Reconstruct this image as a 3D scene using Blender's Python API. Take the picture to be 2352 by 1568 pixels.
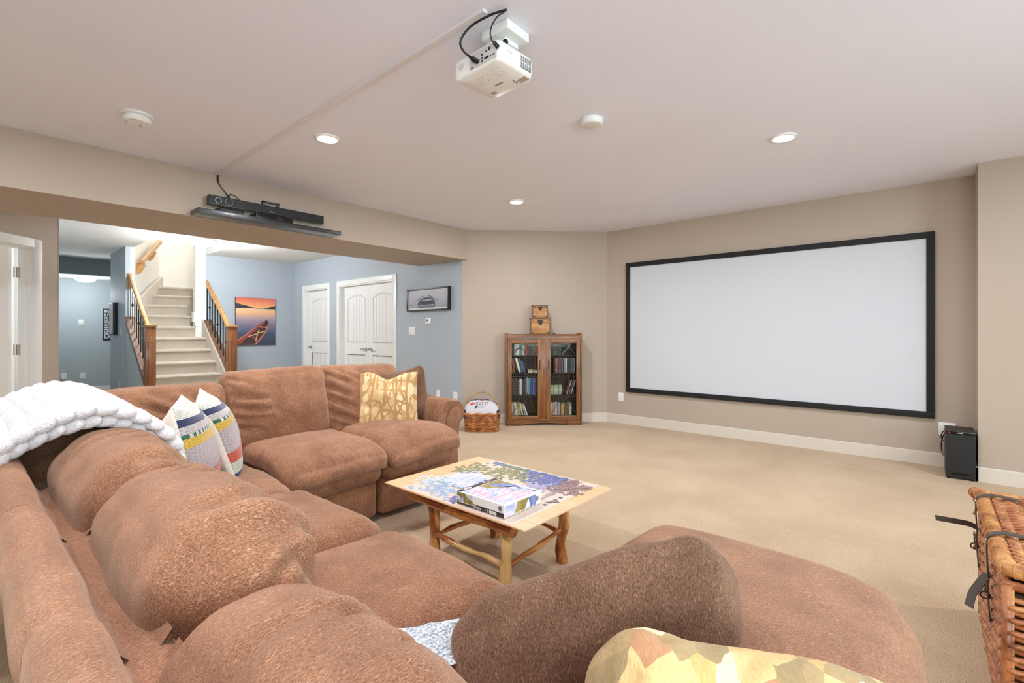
import bpy, bmesh, math, random
import numpy as np
from mathutils import Vector, Matrix

for _o in list(bpy.data.objects):
    bpy.data.objects.remove(_o)
SC = bpy.context.scene
COL = SC.collection
R = math.radians

# ---------------------------------------------------------------- camera
_cam = bpy.data.cameras.new('camera')
_cam.sensor_fit = 'HORIZONTAL'
_cam.sensor_width = 36.0
_cam.lens = 1105.0 / 2352.0 * 36.0
_cam.shift_y = -19.0 / 2352.0
_cam.clip_start = 0.02
_cam.clip_end = 100
camera = bpy.data.objects.new('camera', _cam)
COL.objects.link(camera)
camera.location = (0, 0, 1.21)
camera.rotation_euler = (R(90), 0, R(40.9 - 90))
SC.camera = camera

# ---------------------------------------------------------------- world, exposure
w = bpy.data.worlds.new('world')
SC.world = w
w.use_nodes = True
w.node_tree.nodes['Background'].inputs[0].default_value = (0.74, 0.88, 1.0, 1)      # even overcast daylight, let in through the added windows
w.node_tree.nodes['Background'].inputs[1].default_value = 12.0
SC.view_settings.view_transform = 'Standard'
SC.view_settings.look = 'None'
SC.view_settings.gamma = 1.0
SC.view_settings.use_curve_mapping = False
SC.view_settings.exposure = 0.03

# ---------------------------------------------------------------- lamps (positions shared with their fixtures)
CEIL = 2.6
DOWNLIGHTS = [(1.73, 3.24), (3.87, 3.29), (3.84, 0.78),
              (-0.12, 1.05), (-0.12, 3.24), (3.84, -1.75), (-0.40, -1.75)]
DL_POWER = 29.0
DL_COLOR = (0.94, 0.963, 1.0)
for _x, _y in DOWNLIGHTS:
    ld = bpy.data.lights.new('downlight_lamp', 'AREA')
    ld.shape = 'DISK'
    ld.size = 0.13
    ld.energy = DL_POWER
    ld.color = DL_COLOR
    lo = bpy.data.objects.new('downlight_lamp', ld)
    lo.location = (_x, _y, CEIL - 0.012)
    COL.objects.link(lo)
# two flush lamps further back, one up the stairwell, one in the room behind the open door
for _loc, _e, _c, _r in [((2.36, 8.10, 2.38), 128, (0.93, 0.97, 1.0), 0.13),
                         ((1.55, 12.12, 1.95), 23, (0.90, 0.97, 1.0), 0.12),
                         ((2.9, 10.6, 4.85), 78, (1.0, 0.97, 0.93), 0.15),
                         ((-1.05, 8.3, 2.25), 170, (0.97, 0.98, 1.0), 0.12)]:
    ld = bpy.data.lights.new('flush_lamp', 'POINT')
    ld.energy = _e
    ld.color = _c
    ld.shadow_soft_size = _r
    lo = bpy.data.objects.new('flush_lamp', ld)
    lo.location = _loc
    COL.objects.link(lo)


# unseen windows added behind the camera to light the ceiling: portals for the sky
ADDED_WIN_LEFT = (-2.75, -.35, .75, 2.15)      # y0, y1, z0, z1 in the wall X = -1.8
ADDED_WIN_BACK = [(-1.2, .9, .75, 2.15), (1.6, 3.4, .75, 2.15)]   # x0, x1, z0, z1 in the wall Y = -3


def _portal(loc, rot, sx, sy):
    ld = bpy.data.lights.new('added_window_portal', 'AREA')
    ld.shape = 'RECTANGLE'
    ld.size, ld.size_y = sx, sy
    ld.cycles.is_portal = True
    lo = bpy.data.objects.new('added_window_portal', ld)
    lo.location, lo.rotation_euler = loc, rot
    COL.objects.link(lo)


_y0, _y1, _z0, _z1 = ADDED_WIN_LEFT
_portal((-1.93, (_y0 + _y1) / 2, (_z0 + _z1) / 2), (R(90), 0, R(-90)), _y1 - _y0, _z1 - _z0)
for _x0, _x1, _z0, _z1 in ADDED_WIN_BACK:
    _portal(((_x0 + _x1) / 2, -3.13, (_z0 + _z1) / 2), (R(90), 0, 0), _x1 - _x0, _z1 - _z0)


# ---------------------------------------------------------------- colour and materials
def lin(c):
    out = []
    for v in c[:3]:
        v = v / 255.0
        out.append(v / 12.92 if v <= 0.04045 else ((v + 0.055) / 1.055) ** 2.4)
    return (out[0], out[1], out[2], 1.0)


class NT:
    def __init__(s, name):
        s.m = bpy.data.materials.new(name)
        s.m.use_nodes = True
        s.t = s.m.node_tree
        s.bsdf = s.t.nodes['Principled BSDF']
        s.out = s.t.nodes['Material Output']

    def n(s, typ, **kw):
        nd = s.t.nodes.new(typ)
        for k, v in kw.items():
            if k == 'ins':
                for kk, vv in v.items():
                    if hasattr(vv, 'is_output') or isinstance(vv, bpy.types.NodeSocket):
                        s.t.links.new(vv, nd.inputs[kk])
                    else:
                        nd.inputs[kk].default_value = vv
            else:
                setattr(nd, k, v)
        return nd

    def link(s, a, b):
        s.t.links.new(a, b)

    def coord(s, kind='Object', scale=(1, 1, 1), rot=(0, 0, 0), loc=(0, 0, 0)):
        tc = s.n('ShaderNodeTexCoord')
        mp = s.n('ShaderNodeMapping', ins={'Vector': tc.outputs[kind], 'Scale': scale, 'Rotation': rot, 'Location': loc})
        return mp.outputs[0]

    def noise(s, vec, scale=5.0, detail=3.0, rough=0.55, dist=0.0):
        return s.n('ShaderNodeTexNoise', ins={'Vector': vec, 'Scale': scale, 'Detail': detail, 'Roughness': rough, 'Distortion': dist})

    def ramp(s, fac, stops, mode='LINEAR'):
        r = s.n('ShaderNodeValToRGB', ins={'Fac': fac})
        cr = r.color_ramp
        cr.interpolation = mode
        while len(cr.elements) < len(stops):
            cr.elements.new(0.5)
        while len(cr.elements) > len(stops):
            cr.elements.remove(cr.elements[-1])
        for e, (p, c) in zip(cr.elements, stops):
            e.position = p
            e.color = c if len(c) == 4 else lin(c)
        return r.outputs[0]

    def mix(s, fac, a, b, mode='MIX'):
        nd = s.n('ShaderNodeMix', data_type='RGBA', blend_type=mode)
        for k, v in ((0, fac), (6, a), (7, b)):
            if isinstance(v, bpy.types.NodeSocket):
                s.t.links.new(v, nd.inputs[k])
            else:
                nd.inputs[k].default_value = v
        return nd.outputs[2]

    def math(s, op, a, b=0.0, c=0.0):
        nd = s.n('ShaderNodeMath', operation=op)
        for k, v in enumerate((a, b, c)):
            if isinstance(v, bpy.types.NodeSocket):
                s.t.links.new(v, nd.inputs[k])
            else:
                nd.inputs[k].default_value = v
        return nd.outputs[0]

    def bump(s, h, strength=0.3, dist=0.01):
        b = s.n('ShaderNodeBump', ins={'Height': h, 'Strength': strength, 'Distance': dist})
        s.link(b.outputs[0], s.bsdf.inputs['Normal'])

    def set(s, **kw):
        names = {'color': 'Base Color', 'rough': 'Roughness', 'metal': 'Metallic', 'spec': 'Specular IOR Level',
                 'sheen': 'Sheen Weight', 'sheen_rough': 'Sheen Roughness', 'sheen_tint': 'Sheen Tint', 'coat': 'Coat Weight',
                 'emit': 'Emission Color', 'emit_s': 'Emission Strength', 'sss': 'Subsurface Weight'}
        for k, v in kw.items():
            i = s.bsdf.inputs[names[k]]
            if isinstance(v, bpy.types.NodeSocket):
                s.link(v, i)
            else:
                i.default_value = v
        return s.m


def flat(name, c, rough=0.5, metal=0.0, spec=0.5, **kw):
    t = NT(name)
    return t.set(color=lin(c), rough=rough, metal=metal, spec=spec, **kw)


def paint(name, c, bump=0.05, scale=350.0, rough=0.6, var=3):
    t = NT(name)
    v = t.coord()
    n2 = t.noise(v, 1.3, 2)
    c2 = tuple(max(0, x - var) for x in c)
    t.set(color=t.ramp(n2.outputs[0], [(0.3, c2), (0.7, c)]), rough=rough, spec=0.3)
    if bump:
        n1 = t.noise(v, scale, 2)
        t.bump(n1.outputs[0], bump, 0.004)
    return t.m


def wood(name, dark, mid, light, axis=2, scale=1.0, rough=0.35, coat=0.2):
    t = NT(name)
    sc = [9 * scale] * 3
    sc[axis] = 0.7 * scale
    v = t.coord(scale=tuple(sc))
    n = t.noise(v, 3.2, 6, 0.6, 0.6)
    n2 = t.noise(v, 22.0, 3, 0.6)
    base = t.ramp(n.outputs[0], [(0.28, dark), (0.5, mid), (0.72, light)])
    fine = t.ramp(n2.outputs[0], [(0.35, (190, 190, 190)), (0.65, (255, 255, 255))])
    t.set(color=t.mix(0.55, base, fine, 'MULTIPLY'), rough=rough, coat=coat)
    t.bump(n2.outputs[0], 0.06, 0.003)
    return t.m


# ---------------------------------------------------------------- geometry
class G:
    """Collects vertices and faces; obj() links them as one mesh object."""

    def __init__(s):
        s.v, s.f, s.m, s.uv = [], [], [], None

    def add(s, vs, fs, mi=0, M=None):
        o = len(s.v)
        if M is not None:
            vs = [M @ Vector(p) for p in vs]
        s.v += [tuple(p) for p in vs]
        s.f += [tuple(i + o for i in f) for f in fs]
        s.m += [mi] * len(fs) if not isinstance(mi, (list, tuple)) else list(mi)
        return s

    def box(s, x0, x1, y0, y1, z0, z1, b=0.0, mi=0, M=None):
        if x0 > x1: x0, x1 = x1, x0
        if y0 > y1: y0, y1 = y1, y0
        if z0 > z1: z0, z1 = z1, z0
        b = min(b, (x1 - x0) * .49, (y1 - y0) * .49, (z1 - z0) * .49)
        if b <= 0:
            vs = [(x, y, z) for x in (x0, x1) for y in (y0, y1) for z in (z0, z1)]
            fs = [(0, 1, 3, 2), (4, 6, 7, 5), (0, 4, 5, 1), (2, 3, 7, 6), (0, 2, 6, 4), (1, 5, 7, 3)]
            return s.add(vs, fs, mi, M)
        bm = bmesh.new()
        vv = [bm.verts.new((x, y, z)) for x in (x0, x1) for y in (y0, y1) for z in (z0, z1)]
        for f in [(0, 1, 3, 2), (4, 6, 7, 5), (0, 4, 5, 1), (2, 3, 7, 6), (0, 2, 6, 4), (1, 5, 7, 3)]:
            bm.faces.new([vv[i] for i in f])
        bmesh.ops.bevel(bm, geom=list(bm.edges), offset=b, segments=2, profile=0.6, affect='EDGES')
        return s.frombm(bm, mi, M)

    def frombm(s, bm, mi=0, M=None):
        bm.verts.index_update()
        s.add([v.co.copy() for v in bm.verts], [[v.index for v in f.verts] for f in bm.faces], mi, M)
        bm.free()
        return s

    def prism(s, poly, a, b, axis='z', mi=0, M=None):
        """poly in the plane across axis, extruded from a to b."""
        def P(p, h):
            return {'z': (p[0], p[1], h), 'y': (p[0], h, p[1]), 'x': (h, p[0], p[1])}[axis]
        n = len(poly)
        vs = [P(p, a) for p in poly] + [P(p, b) for p in poly]
        fs = [tuple(range(n))[::-1], tuple(range(n, 2 * n))] + [(i, (i + 1) % n, n + (i + 1) % n, n + i) for i in range(n)]
        return s.add(vs, fs, mi, M)

    def tube(s, pts, r, n=8, cap=True, mi=0, M=None, closed=False, flatten=None):
        pts = [Vector(p) for p in pts]
        k = len(pts)
        rr = r if isinstance(r, (list, tuple)) else [r] * k
        vs, fs = [], []
        up = None
        for i, p in enumerate(pts):
            if closed:
                t = pts[(i + 1) % k] - pts[i - 1]
            else:
                t = pts[min(i + 1, k - 1)] - pts[max(i - 1, 0)]
            t = t.normalized() if t.length > 1e-9 else Vector((0, 0, 1))
            if up is None:
                up = Vector((0, 0, 1)) if abs(t.z) < .9 else Vector((1, 0, 0))
            a = (up - t * up.dot(t))
            if a.length < 1e-6:
                a = t.orthogonal()
            a.normalize()
            up = a
            b = t.cross(a)
            for j in range(n):
                th = 2 * math.pi * j / n
                fa, fb = (1, 1) if flatten is None else flatten
                vs.append(p + a * (math.cos(th) * rr[i] * fa) + b * (math.sin(th) * rr[i] * fb))
        m = k if closed else k - 1
        for i in range(m):
            i2 = (i + 1) % k
            for j in range(n):
                j2 = (j + 1) % n
                fs.append((i * n + j, i * n + j2, i2 * n + j2, i2 * n + j))
        if cap and not closed:
            fs.append(tuple(range(n))[::-1])
            fs.append(tuple(range((k - 1) * n, k * n)))
        return s.add(vs, fs, mi, M)

    def lathe(s, prof, n=24, c=(0, 0, 0), mi=0, M=None, cap=True):
        """prof: list of (radius, z) around the z axis through c."""
        vs, fs = [], []
        k = len(prof)
        for r, z in prof:
            for j in range(n):
                th = 2 * math.pi * j / n
                vs.append((c[0] + r * math.cos(th), c[1] + r * math.sin(th), c[2] + z))
        for i in range(k - 1):
            for j in range(n):
                j2 = (j + 1) % n
                fs.append((i * n + j, i * n + j2, (i + 1) * n + j2, (i + 1) * n + j))
        if cap and prof[0][0] > 1e-5:
            fs.append(tuple(range(n))[::-1])
        if cap and prof[-1][0] > 1e-5:
            fs.append(tuple(range((k - 1) * n, k * n)))
        return s.add(vs, fs, mi, M)

    def grid(s, P, closed_u=False, closed_v=False, mi=0):
        """P: array [u][v][3]"""
        P = np.asarray(P)
        U, V = P.shape[:2]
        fs = []
        for i in range(U if closed_u else U - 1):
            for j in range(V if closed_v else V - 1):
                i2, j2 = (i + 1) % U, (j + 1) % V
                fs.append((i * V + j, i2 * V + j, i2 * V + j2, i * V + j2))
        return s.add(P.reshape(-1, 3).tolist(), fs, mi)

    def obj(s, name, mats, parent=None, smooth=40, loc=None, rot=None, **props):
        me = bpy.data.meshes.new(name)
        me.from_pydata(s.v, [], s.f)
        if not isinstance(mats, (list, tuple)):
            mats = [mats]
        for m in mats:
            me.materials.append(m)
        if len(mats) > 1:
            me.polygons.foreach_set('material_index', s.m)
        if s.uv is not None:
            l = me.uv_layers.new(name='UVMap')
            li = np.zeros(len(me.loops), dtype=np.int32)
            me.loops.foreach_get('vertex_index', li)
            l.data.foreach_set('uv', np.asarray(s.uv, dtype=np.float32)[li].ravel())
        me.validate()
        bm = bmesh.new()
        bm.from_mesh(me)
        bmesh.ops.recalc_face_normals(bm, faces=bm.faces)
        bm.to_mesh(me)
        bm.free()
        if smooth:
            me.shade_smooth()
            if smooth < 180:
                me.set_sharp_from_angle(angle=R(smooth))
        o = bpy.data.objects.new(name, me)
        COL.objects.link(o)
        if parent is not None:
            o.parent = parent
        if loc is not None:
            o.location = loc
        if rot is not None:
            o.rotation_euler = rot
        for k2, v2 in props.items():
            o[k2] = v2
        return o


def empty(name, label, cat, loc=(0, 0, 0), rotz=0.0, group=None, M=None):
    o = bpy.data.objects.new(name, None)
    COL.objects.link(o)
    o.empty_display_size = 0.1
    if M is not None:
        o.matrix_world = M
    else:
        o.location = loc
        o.rotation_euler = (0, 0, rotz)
    o['label'] = label
    o['category'] = cat
    if group:
        o['group'] = group
    return o


def tag(o, label, cat, group=None):
    o['label'] = label
    o['category'] = cat
    if group:
        o['group'] = group
    return o


def frame(origin, xdir, ydir):
    """matrix with local x along xdir, local y close to ydir, z = x cross y"""
    x = Vector(xdir).normalized()
    y = Vector(ydir)
    y = (y - x * y.dot(x)).normalized()
    z = x.cross(y)
    M = Matrix.Identity(4)
    for i in range(3):
        M[i][0], M[i][1], M[i][2], M[i][3] = x[i], y[i], z[i], origin[i]
    return M


def arc(cx, cy, r, a0, a1, n):
    return [(cx + r * math.cos(R(a0 + (a1 - a0) * i / n)), cy + r * math.sin(R(a0 + (a1 - a0) * i / n))) for i in range(n + 1)]


def bez(pts, n=12):
    """Catmull-Rom through the points."""
    P = [Vector(p) for p in pts]
    P = [P[0] * 2 - P[1]] + P + [P[-1] * 2 - P[-2]]
    out = []
    for i in range(1, len(P) - 2):
        a, b, c, d = P[i - 1:i + 3]
        for k in range(n):
            t = k / n
            out.append(0.5 * ((2 * b) + (c - a) * t + (2 * a - 5 * b + 4 * c - d) * t * t + (-a + 3 * b - 3 * c + d) * t ** 3))
    out.append(P[-2])
    return out


def dup(root, loc=None, rotz=None, label=None, group=None):
    r = root.copy()
    COL.objects.link(r)
    if loc is not None:
        r.location = loc
    if rotz is not None:
        r.rotation_euler = (0, 0, rotz)
    if label:
        r['label'] = label
    if group:
        r['group'] = group
    for ch in list(root.children):
        c = ch.copy()
        COL.objects.link(c)
        c.parent = r
        for g in list(ch.children):
            d = g.copy()
            COL.objects.link(d)
            d.parent = c
    return r


# numpy value noise
def _hash(ix, iy, iz, seed):
    h = (ix * 374761393 + iy * 668265263 + iz * 2147483647 + seed * 974711) & 0xFFFFFFFF
    h = ((h ^ (h >> 13)) * 1274126177) & 0xFFFFFFFF
    h = h ^ (h >> 16)
    return (h & 0xFFFF) / 65535.0


def vnoise(P, seed=0):
    P = np.asarray(P, dtype=np.float64)
    I = np.floor(P).astype(np.int64)
    F = P - I
    F = F * F * (3 - 2 * F)
    r = 0
    for dx in (0, 1):
        for dy in (0, 1):
            for dz in (0, 1):
                wgt = (F[:, 0] if dx else 1 - F[:, 0]) * (F[:, 1] if dy else 1 - F[:, 1]) * (F[:, 2] if dz else 1 - F[:, 2])
                r = r + wgt * _hash(I[:, 0] + dx, I[:, 1] + dy, I[:, 2] + dz, seed)
    return r * 2 - 1


def segdist(P, a, b):
    a, b = np.array(a, float), np.array(b, float)
    ab = b - a
    t = np.clip(((P - a) @ ab) / (ab @ ab), 0, 1)
    return np.linalg.norm(P - (a + t[:, None] * ab), axis=1), t


def vnormals(V, F):
    N = np.zeros_like(V)
    q = np.asarray(F)
    n = np.cross(V[q[:, 2]] - V[q[:, 0]], V[q[:, 3]] - V[q[:, 1]])
    for k in range(4):
        np.add.at(N, q[:, k], n)
    return N / (np.linalg.norm(N, axis=1)[:, None] + 1e-12)


def soft_box(size, r, step=0.02, puff=(0, 0, 0), deform=None, creases=(), noise=((0.006, 6.0),), seed=0, stretch=(1, 1, 1)):
    """A stuffed rounded box centred on the origin; returns G. creases: (a, b, width, depth) in local coordinates."""
    h = np.array(size) / 2.0
    n = [max(4, int(round(s / step))) for s in size]
    pts, faces, off = [], [], 0
    for ax in range(3):
        a, b = (ax + 1) % 3, (ax + 2) % 3
        ga = np.linspace(-1, 1, n[a] + 1)
        gb = np.linspace(-1, 1, n[b] + 1)
        A, B = np.meshgrid(ga, gb, indexing='ij')
        for sgn in (-1, 1):
            p = np.zeros(A.shape + (3,))
            p[..., a], p[..., b], p[..., ax] = A, B, sgn
            pts.append(p.reshape(-1, 3))
            W = n[b] + 1
            i, j = np.meshgrid(np.arange(n[a]), np.arange(n[b]), indexing='ij')
            q = np.stack([i * W + j, (i + 1) * W + j, (i + 1) * W + j + 1, i * W + j + 1], -1).reshape(-1, 4)
            if sgn < 0:
                q = q[:, ::-1]
            faces.append(q + off)
            off += p.shape[0] * p.shape[1]
    P = np.concatenate(pts)
    F = np.concatenate(faces)
    key = np.round(P * 10000).astype(np.int64)
    _, idx, inv = np.unique(key, axis=0, return_index=True, return_inverse=True)
    inv = inv.reshape(-1)
    P = P[idx]
    F = inv[F]
    rr = np.minimum(r, h * 0.98)
    pos = P * h
    inner = np.clip(pos, -(h - rr), h - rr)
    d = (pos - inner) / rr
    L = np.linalg.norm(d, axis=1)[:, None]
    V = inner + rr * d / np.maximum(L, 1e-9)
    for ax in range(3):
        if puff[ax]:
            a, b = (ax + 1) % 3, (ax + 2) % 3
            V[:, ax] += np.sign(V[:, ax]) * np.abs(P[:, ax]) * puff[ax] * (1 - P[:, a] ** 2) * (1 - P[:, b] ** 2)
    if deform is not None:
        V = deform(V, P)
    N = vnormals(V, F)
    D = np.zeros(len(V))
    for amp, sc in noise:
        D += amp * vnoise(V * sc * np.array(stretch) + 17.3, seed)
    for c in creases:
        if len(c) == 6 and not hasattr(c[0], '__len__'):
            # fold running round the long y axis: y0, slope, start and end angle, width, depth
            y0, sl, ta, tb, wd, dp = c
            th = np.arctan2(V[:, 2], V[:, 0])
            t = np.clip((th - ta) / (tb - ta), 0, 1)
            dist = np.abs(V[:, 1] - (y0 + sl * t + .012 * np.sin(t * 5 + y0 * 40)))
            e = np.where((th > ta) & (th < tb), np.sin(np.pi * t) ** .7, 0)
            D += e * dp * (-np.exp(-(dist / wd) ** 2) + .5 * np.exp(-((dist - 2.0 * wd) / (1.2 * wd)) ** 2))
            continue
        a, b, wd, dp = c[:4]
        if len(c) == 5:     # a fold on a nearly flat side: ignore the depth axis
            A_, B_, Q_ = np.array(a, float), np.array(b, float), V.copy()
            A_[c[4]] = B_[c[4]] = 0
            Q_[:, c[4]] = np.where(V[:, c[4]] < -.02, 0, 9)
            dist, t = segdist(Q_, A_, B_)
        else:
            dist, t = segdist(V, a, b)
        fade = np.sin(np.pi * np.clip(t * 0.86 + 0.07, 0, 1)) ** 0.6
        D += fade * dp * (-np.exp(-(dist / wd) ** 2) + 0.45 * np.exp(-((dist - 1.9 * wd) / wd) ** 2))
    V = V + N * D[:, None]
    g = G()
    g.v = [tuple(p) for p in V]
    g.f = [tuple(int(i) for i in f) for f in F]
    g.m = [0] * len(g.f)
    return g


def pillow(wd, ht, th, n=36, pinch=0.09, power=0.55, seed=0, noise=0.006, sag=None, creases=(), two_mats=False, seam=True):
    """Throw pillow: local x width, y height, z thickness, centred. UVs across the face."""
    u = np.linspace(-1, 1, n + 1)
    # denser near the rim
    u = np.sign(u) * (1 - (1 - np.abs(u)) ** 1.35)
    A, B = np.meshgrid(u, u, indexing='ij')
    prof = np.maximum((1 - A ** 2) * (1 - B ** 2), 0) ** power
    x = wd / 2 * A * (1 - pinch * (1 - B ** 2) * np.abs(A) ** 3)
    y = ht / 2 * B * (1 - pinch * (1 - A ** 2) * np.abs(B) ** 3)
    vs, fs, uv, mi = [], [], [], []
    W = n + 1
    for k, sg in enumerate((1, -1)):
        z = sg * (th / 2 * prof + 0.002)
        P = np.stack([x, y, z], -1).reshape(-1, 3)
        P[:, 2] += sg * noise * prof.reshape(-1) ** .5 * vnoise(P * 11 + seed * 3.1, seed) * 1.6
        for (a, b, wdt, dp) in creases:
            dist, t = segdist(P, a, b)
            P[:, 2] -= sg * dp * np.exp(-(dist / wdt) ** 2) * np.sin(np.pi * np.clip(t, 0.05, .95))
        if sag is not None:
            P = sag(P, np.stack([A, B], -1).reshape(-1, 2))
        vs.append(P)
        uv.append(np.stack([(A + 1) / 2, (B + 1) / 2], -1).reshape(-1, 2))
        i, j = np.meshgrid(np.arange(n), np.arange(n), indexing='ij')
        q = np.stack([i * W + j, (i + 1) * W + j, (i + 1) * W + j + 1, i * W + j + 1], -1).reshape(-1, 4)
        if sg < 0:
            q = q[:, ::-1]
        fs.append(q + k * W * W)
        mi += [k if two_mats else 0] * len(q)
    # rim
    ring = [i * W for i in range(n)] + [n * W + j for j in range(n)] + [i * W + n for i in range(n, 0, -1)] + [j for j in range(n, 0, -1)]
    rim = []
    for a, b in zip(ring, ring[1:] + ring[:1]):
        rim.append((a, b, b + W * W, a + W * W))
    g = G()
    g.v = [tuple(p) for p in np.concatenate(vs)]
    g.f = [tuple(int(i) for i in f) for f in np.concatenate(fs)] + rim
    g.m = mi + [1 if two_mats else 0] * len(rim)
    g.uv = np.concatenate(uv)
    return g
# ================================================================ setting
def carpet_mat(name, a, b, c, bump=0.4):
    t = NT(name)
    v = t.coord()
    n1 = t.noise(v, 230, 3, 0.7)
    n2 = t.noise(v, 2.2, 3, 0.6)
    n3 = t.noise(v, 55, 2, 0.6)
    base = t.ramp(n1.outputs[0], [(0.32, a), (0.5, b), (0.68, c)])
    big = t.ramp(n2.outputs[0], [(0.30, (228, 222, 214)), (0.70, (255, 255, 255))])
    t.set(color=t.mix(0.8, base, big, 'MULTIPLY'), rough=0.95, spec=0.1, sheen=0.25, sheen_rough=0.5)
    h = t.math('ADD', n1.outputs[0], t.math('MULTIPLY', n3.outputs[0], 0.08))
    t.bump(h, bump, 0.012)
    return t.m


M_CARPET = carpet_mat('carpet_pile', (156, 127, 95), (203, 175, 140), (234, 213, 183))
M_STAIR = carpet_mat('stair_carpet_pile', (176, 165, 148), (200, 190, 174), (220, 212, 198))
M_CEIL = paint('ceiling_paint', (236, 237, 249), 0.04, 120, 0.8)
t_ = NT('textured_ceiling_paint')
_v = t_.coord()
_n = t_.noise(_v, 60, 4, 0.7)
t_.set(color=lin((226, 225, 222)), rough=0.9, spec=0.2)
t_.bump(_n.outputs[0], 0.55, 0.012)
M_CEILT = t_.m
M_BEIGE = paint('beige_wall_paint', (184, 168, 152))
M_GREY = paint('blue_grey_wall_paint', (178, 187, 196))
M_HALL = paint('hall_grey_wall_paint', (180, 190, 196))
M_HALL_SHADE = paint('shaded_hall_wall_paint', (112, 122, 126))  # hall paint darkened: the header's shade put into the colour
M_WHITEW = paint('stairwell_white_paint', (236, 234, 228))
M_TRIM = flat('white_trim_paint', (236, 236, 234), 0.35)
M_BASE = flat('cream_baseboard_paint', (216, 206, 192), 0.4)
M_BLACK = flat('black_plastic', (16, 16, 17), 0.35)
M_CHROME = flat('brushed_nickel', (190, 188, 184), 0.25, 1.0)
M_WPLAS = flat('white_plastic', (238, 238, 236), 0.35)
M_DARK = flat('dark_slot', (40, 40, 42), 0.6)


def struct(name, g, mat, parent=None, **kw):
    o = g.obj(name, mat, parent, **kw)
    if parent is None:
        o['kind'] = 'structure'
    return o


struct('floor', G().box(-1.95, 6.6, -3.14, 13.3, -0.12, 0).box(-4.3, -1.95, 4.1, 13.3, -.12, 0), M_CARPET)
struct('ceiling', G().box(-1.95, 6.6, -3.14, 5.2, CEIL, CEIL + .12).box(-4.3, -1.95, 4.1, 5.2, CEIL, CEIL + .12), M_CEIL)
struct('ceiling', G().box(-4.2, 6.6, 5.2, 8.64, CEIL, CEIL + .12).box(-4.2, 1.88, 8.64, 10.86, CEIL, CEIL + .12).box(-4.2, 1.83, 10.86, 11.77, CEIL, CEIL + .06).box(-4.2, 3.3, 11.77, 13.3, CEIL, CEIL + .06)
       .prism([(1.83, 10.86), (2.25, 10.86), (2.45, 11.42), (3.3, 11.69), (3.3, 11.77), (1.83, 11.77)], CEIL, CEIL + .06)
       .box(2.895, 6.6, 8.64, 9.78, CEIL, CEIL + .12), M_CEILT)
struct('ceiling', G().box(1.5, 4.2, 8.4, 12.2, 5.0, 5.12), M_WHITEW)

struct('wall_screen', G().box(5.86, 5.98, -.305, 3.345, 0, CEIL), M_BEIGE)
struct('wall_angled', G().prism([(4.455, 4.746), (5.86, 3.345), (5.98, 3.345), (5.98, 3.42), (4.655, 4.746)], 0, CEIL), M_BEIGE)
struct('wall_right', G().prism([(5.467, -.305), (5.98, -.305), (5.98, -3.1), (5.467, -3.1)], 0, CEIL), M_BEIGE)
(a0, a1, zz0, zz1), (b0, b1, _, _) = ADDED_WIN_BACK
g = G().box(-1.92, 5.98, -3.12, -3.0, 0, zz0).box(-1.92, 5.98, -3.12, -3.0, zz1, CEIL)
for xa, xb in ((-1.92, a0), (a1, b0), (b1, 5.98)):
    g.box(xa, xb, -3.12, -3.0, zz0, zz1)
struct('wall_back', g, M_BEIGE)
wy0, wy1, wz0, wz1 = ADDED_WIN_LEFT
struct('wall_left', G().box(-1.92, -1.8, -3.0, wy0, 0, CEIL).box(-1.92, -1.8, wy1, 4.32, 0, CEIL).box(-1.92, -1.8, wy0, wy1, 0, wz0).box(-1.92, -1.8, wy0, wy1, wz1, CEIL), M_BEIGE)
t_ = NT('thin_clear_glass')
tr = t_.n('ShaderNodeBsdfTransparent', ins={'Color': (.93, .95, .93, 1)})
gl = t_.n('ShaderNodeBsdfGlossy', ins={'Roughness': .02})
fr = t_.n('ShaderNodeFresnel', ins={'IOR': 1.18})
mx = t_.n('ShaderNodeMixShader', ins={0: fr.outputs[0], 1: tr.outputs[0], 2: gl.outputs[0]})
t_.link(mx.outputs[0], t_.out.inputs['Surface'])
M_GLASS = t_.m


def added_window(name, M, wd, ht):  # out-of-view window, added only to let daylight in
    """local x along the wall, y outwards, z up"""
    g = G()
    f = .05
    for a, b, c, d in ((0, f, 0, ht), (wd - f, wd, 0, ht), (f, wd - f, 0, f), (f, wd - f, ht - f, ht), (wd / 2 - f / 2, wd / 2 + f / 2, f, ht - f)):
        g.box(a, b, .03, .08, c, d, M=M)
    o = struct(name, g, M_TRIM, smooth=0)
    G().box(f, wd / 2 - f / 2, .053, .057, f, ht - f, M=M).obj('pane', M_GLASS, o, smooth=0)
    G().box(wd / 2 + f / 2, wd - f, .053, .057, f, ht - f, M=M).obj('pane', M_GLASS, o, smooth=0)


for i, (xa, xb, z0, z1) in enumerate(ADDED_WIN_BACK):
    added_window('added_window_%d' % (i + 1), Matrix(((-1, 0, 0, xb), (0, -1, 0, -3.0), (0, 0, 1, z0), (0, 0, 0, 1))), xb - xa, z1 - z0)
added_window('added_window_3', Matrix(((0, -1, 0, -1.8), (1, 0, 0, wy0), (0, 0, 1, wz0), (0, 0, 0, 1))), wy1 - wy0, wz1 - wz0)
# duct bulkhead along the far side
struct('beam', G().prism([(-1.43, 4.69), (4.512, 4.69), (4.455, 4.746), (4.455, 5.65), (-.47, 5.65)], 2.195, CEIL), M_BEIGE)

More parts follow.
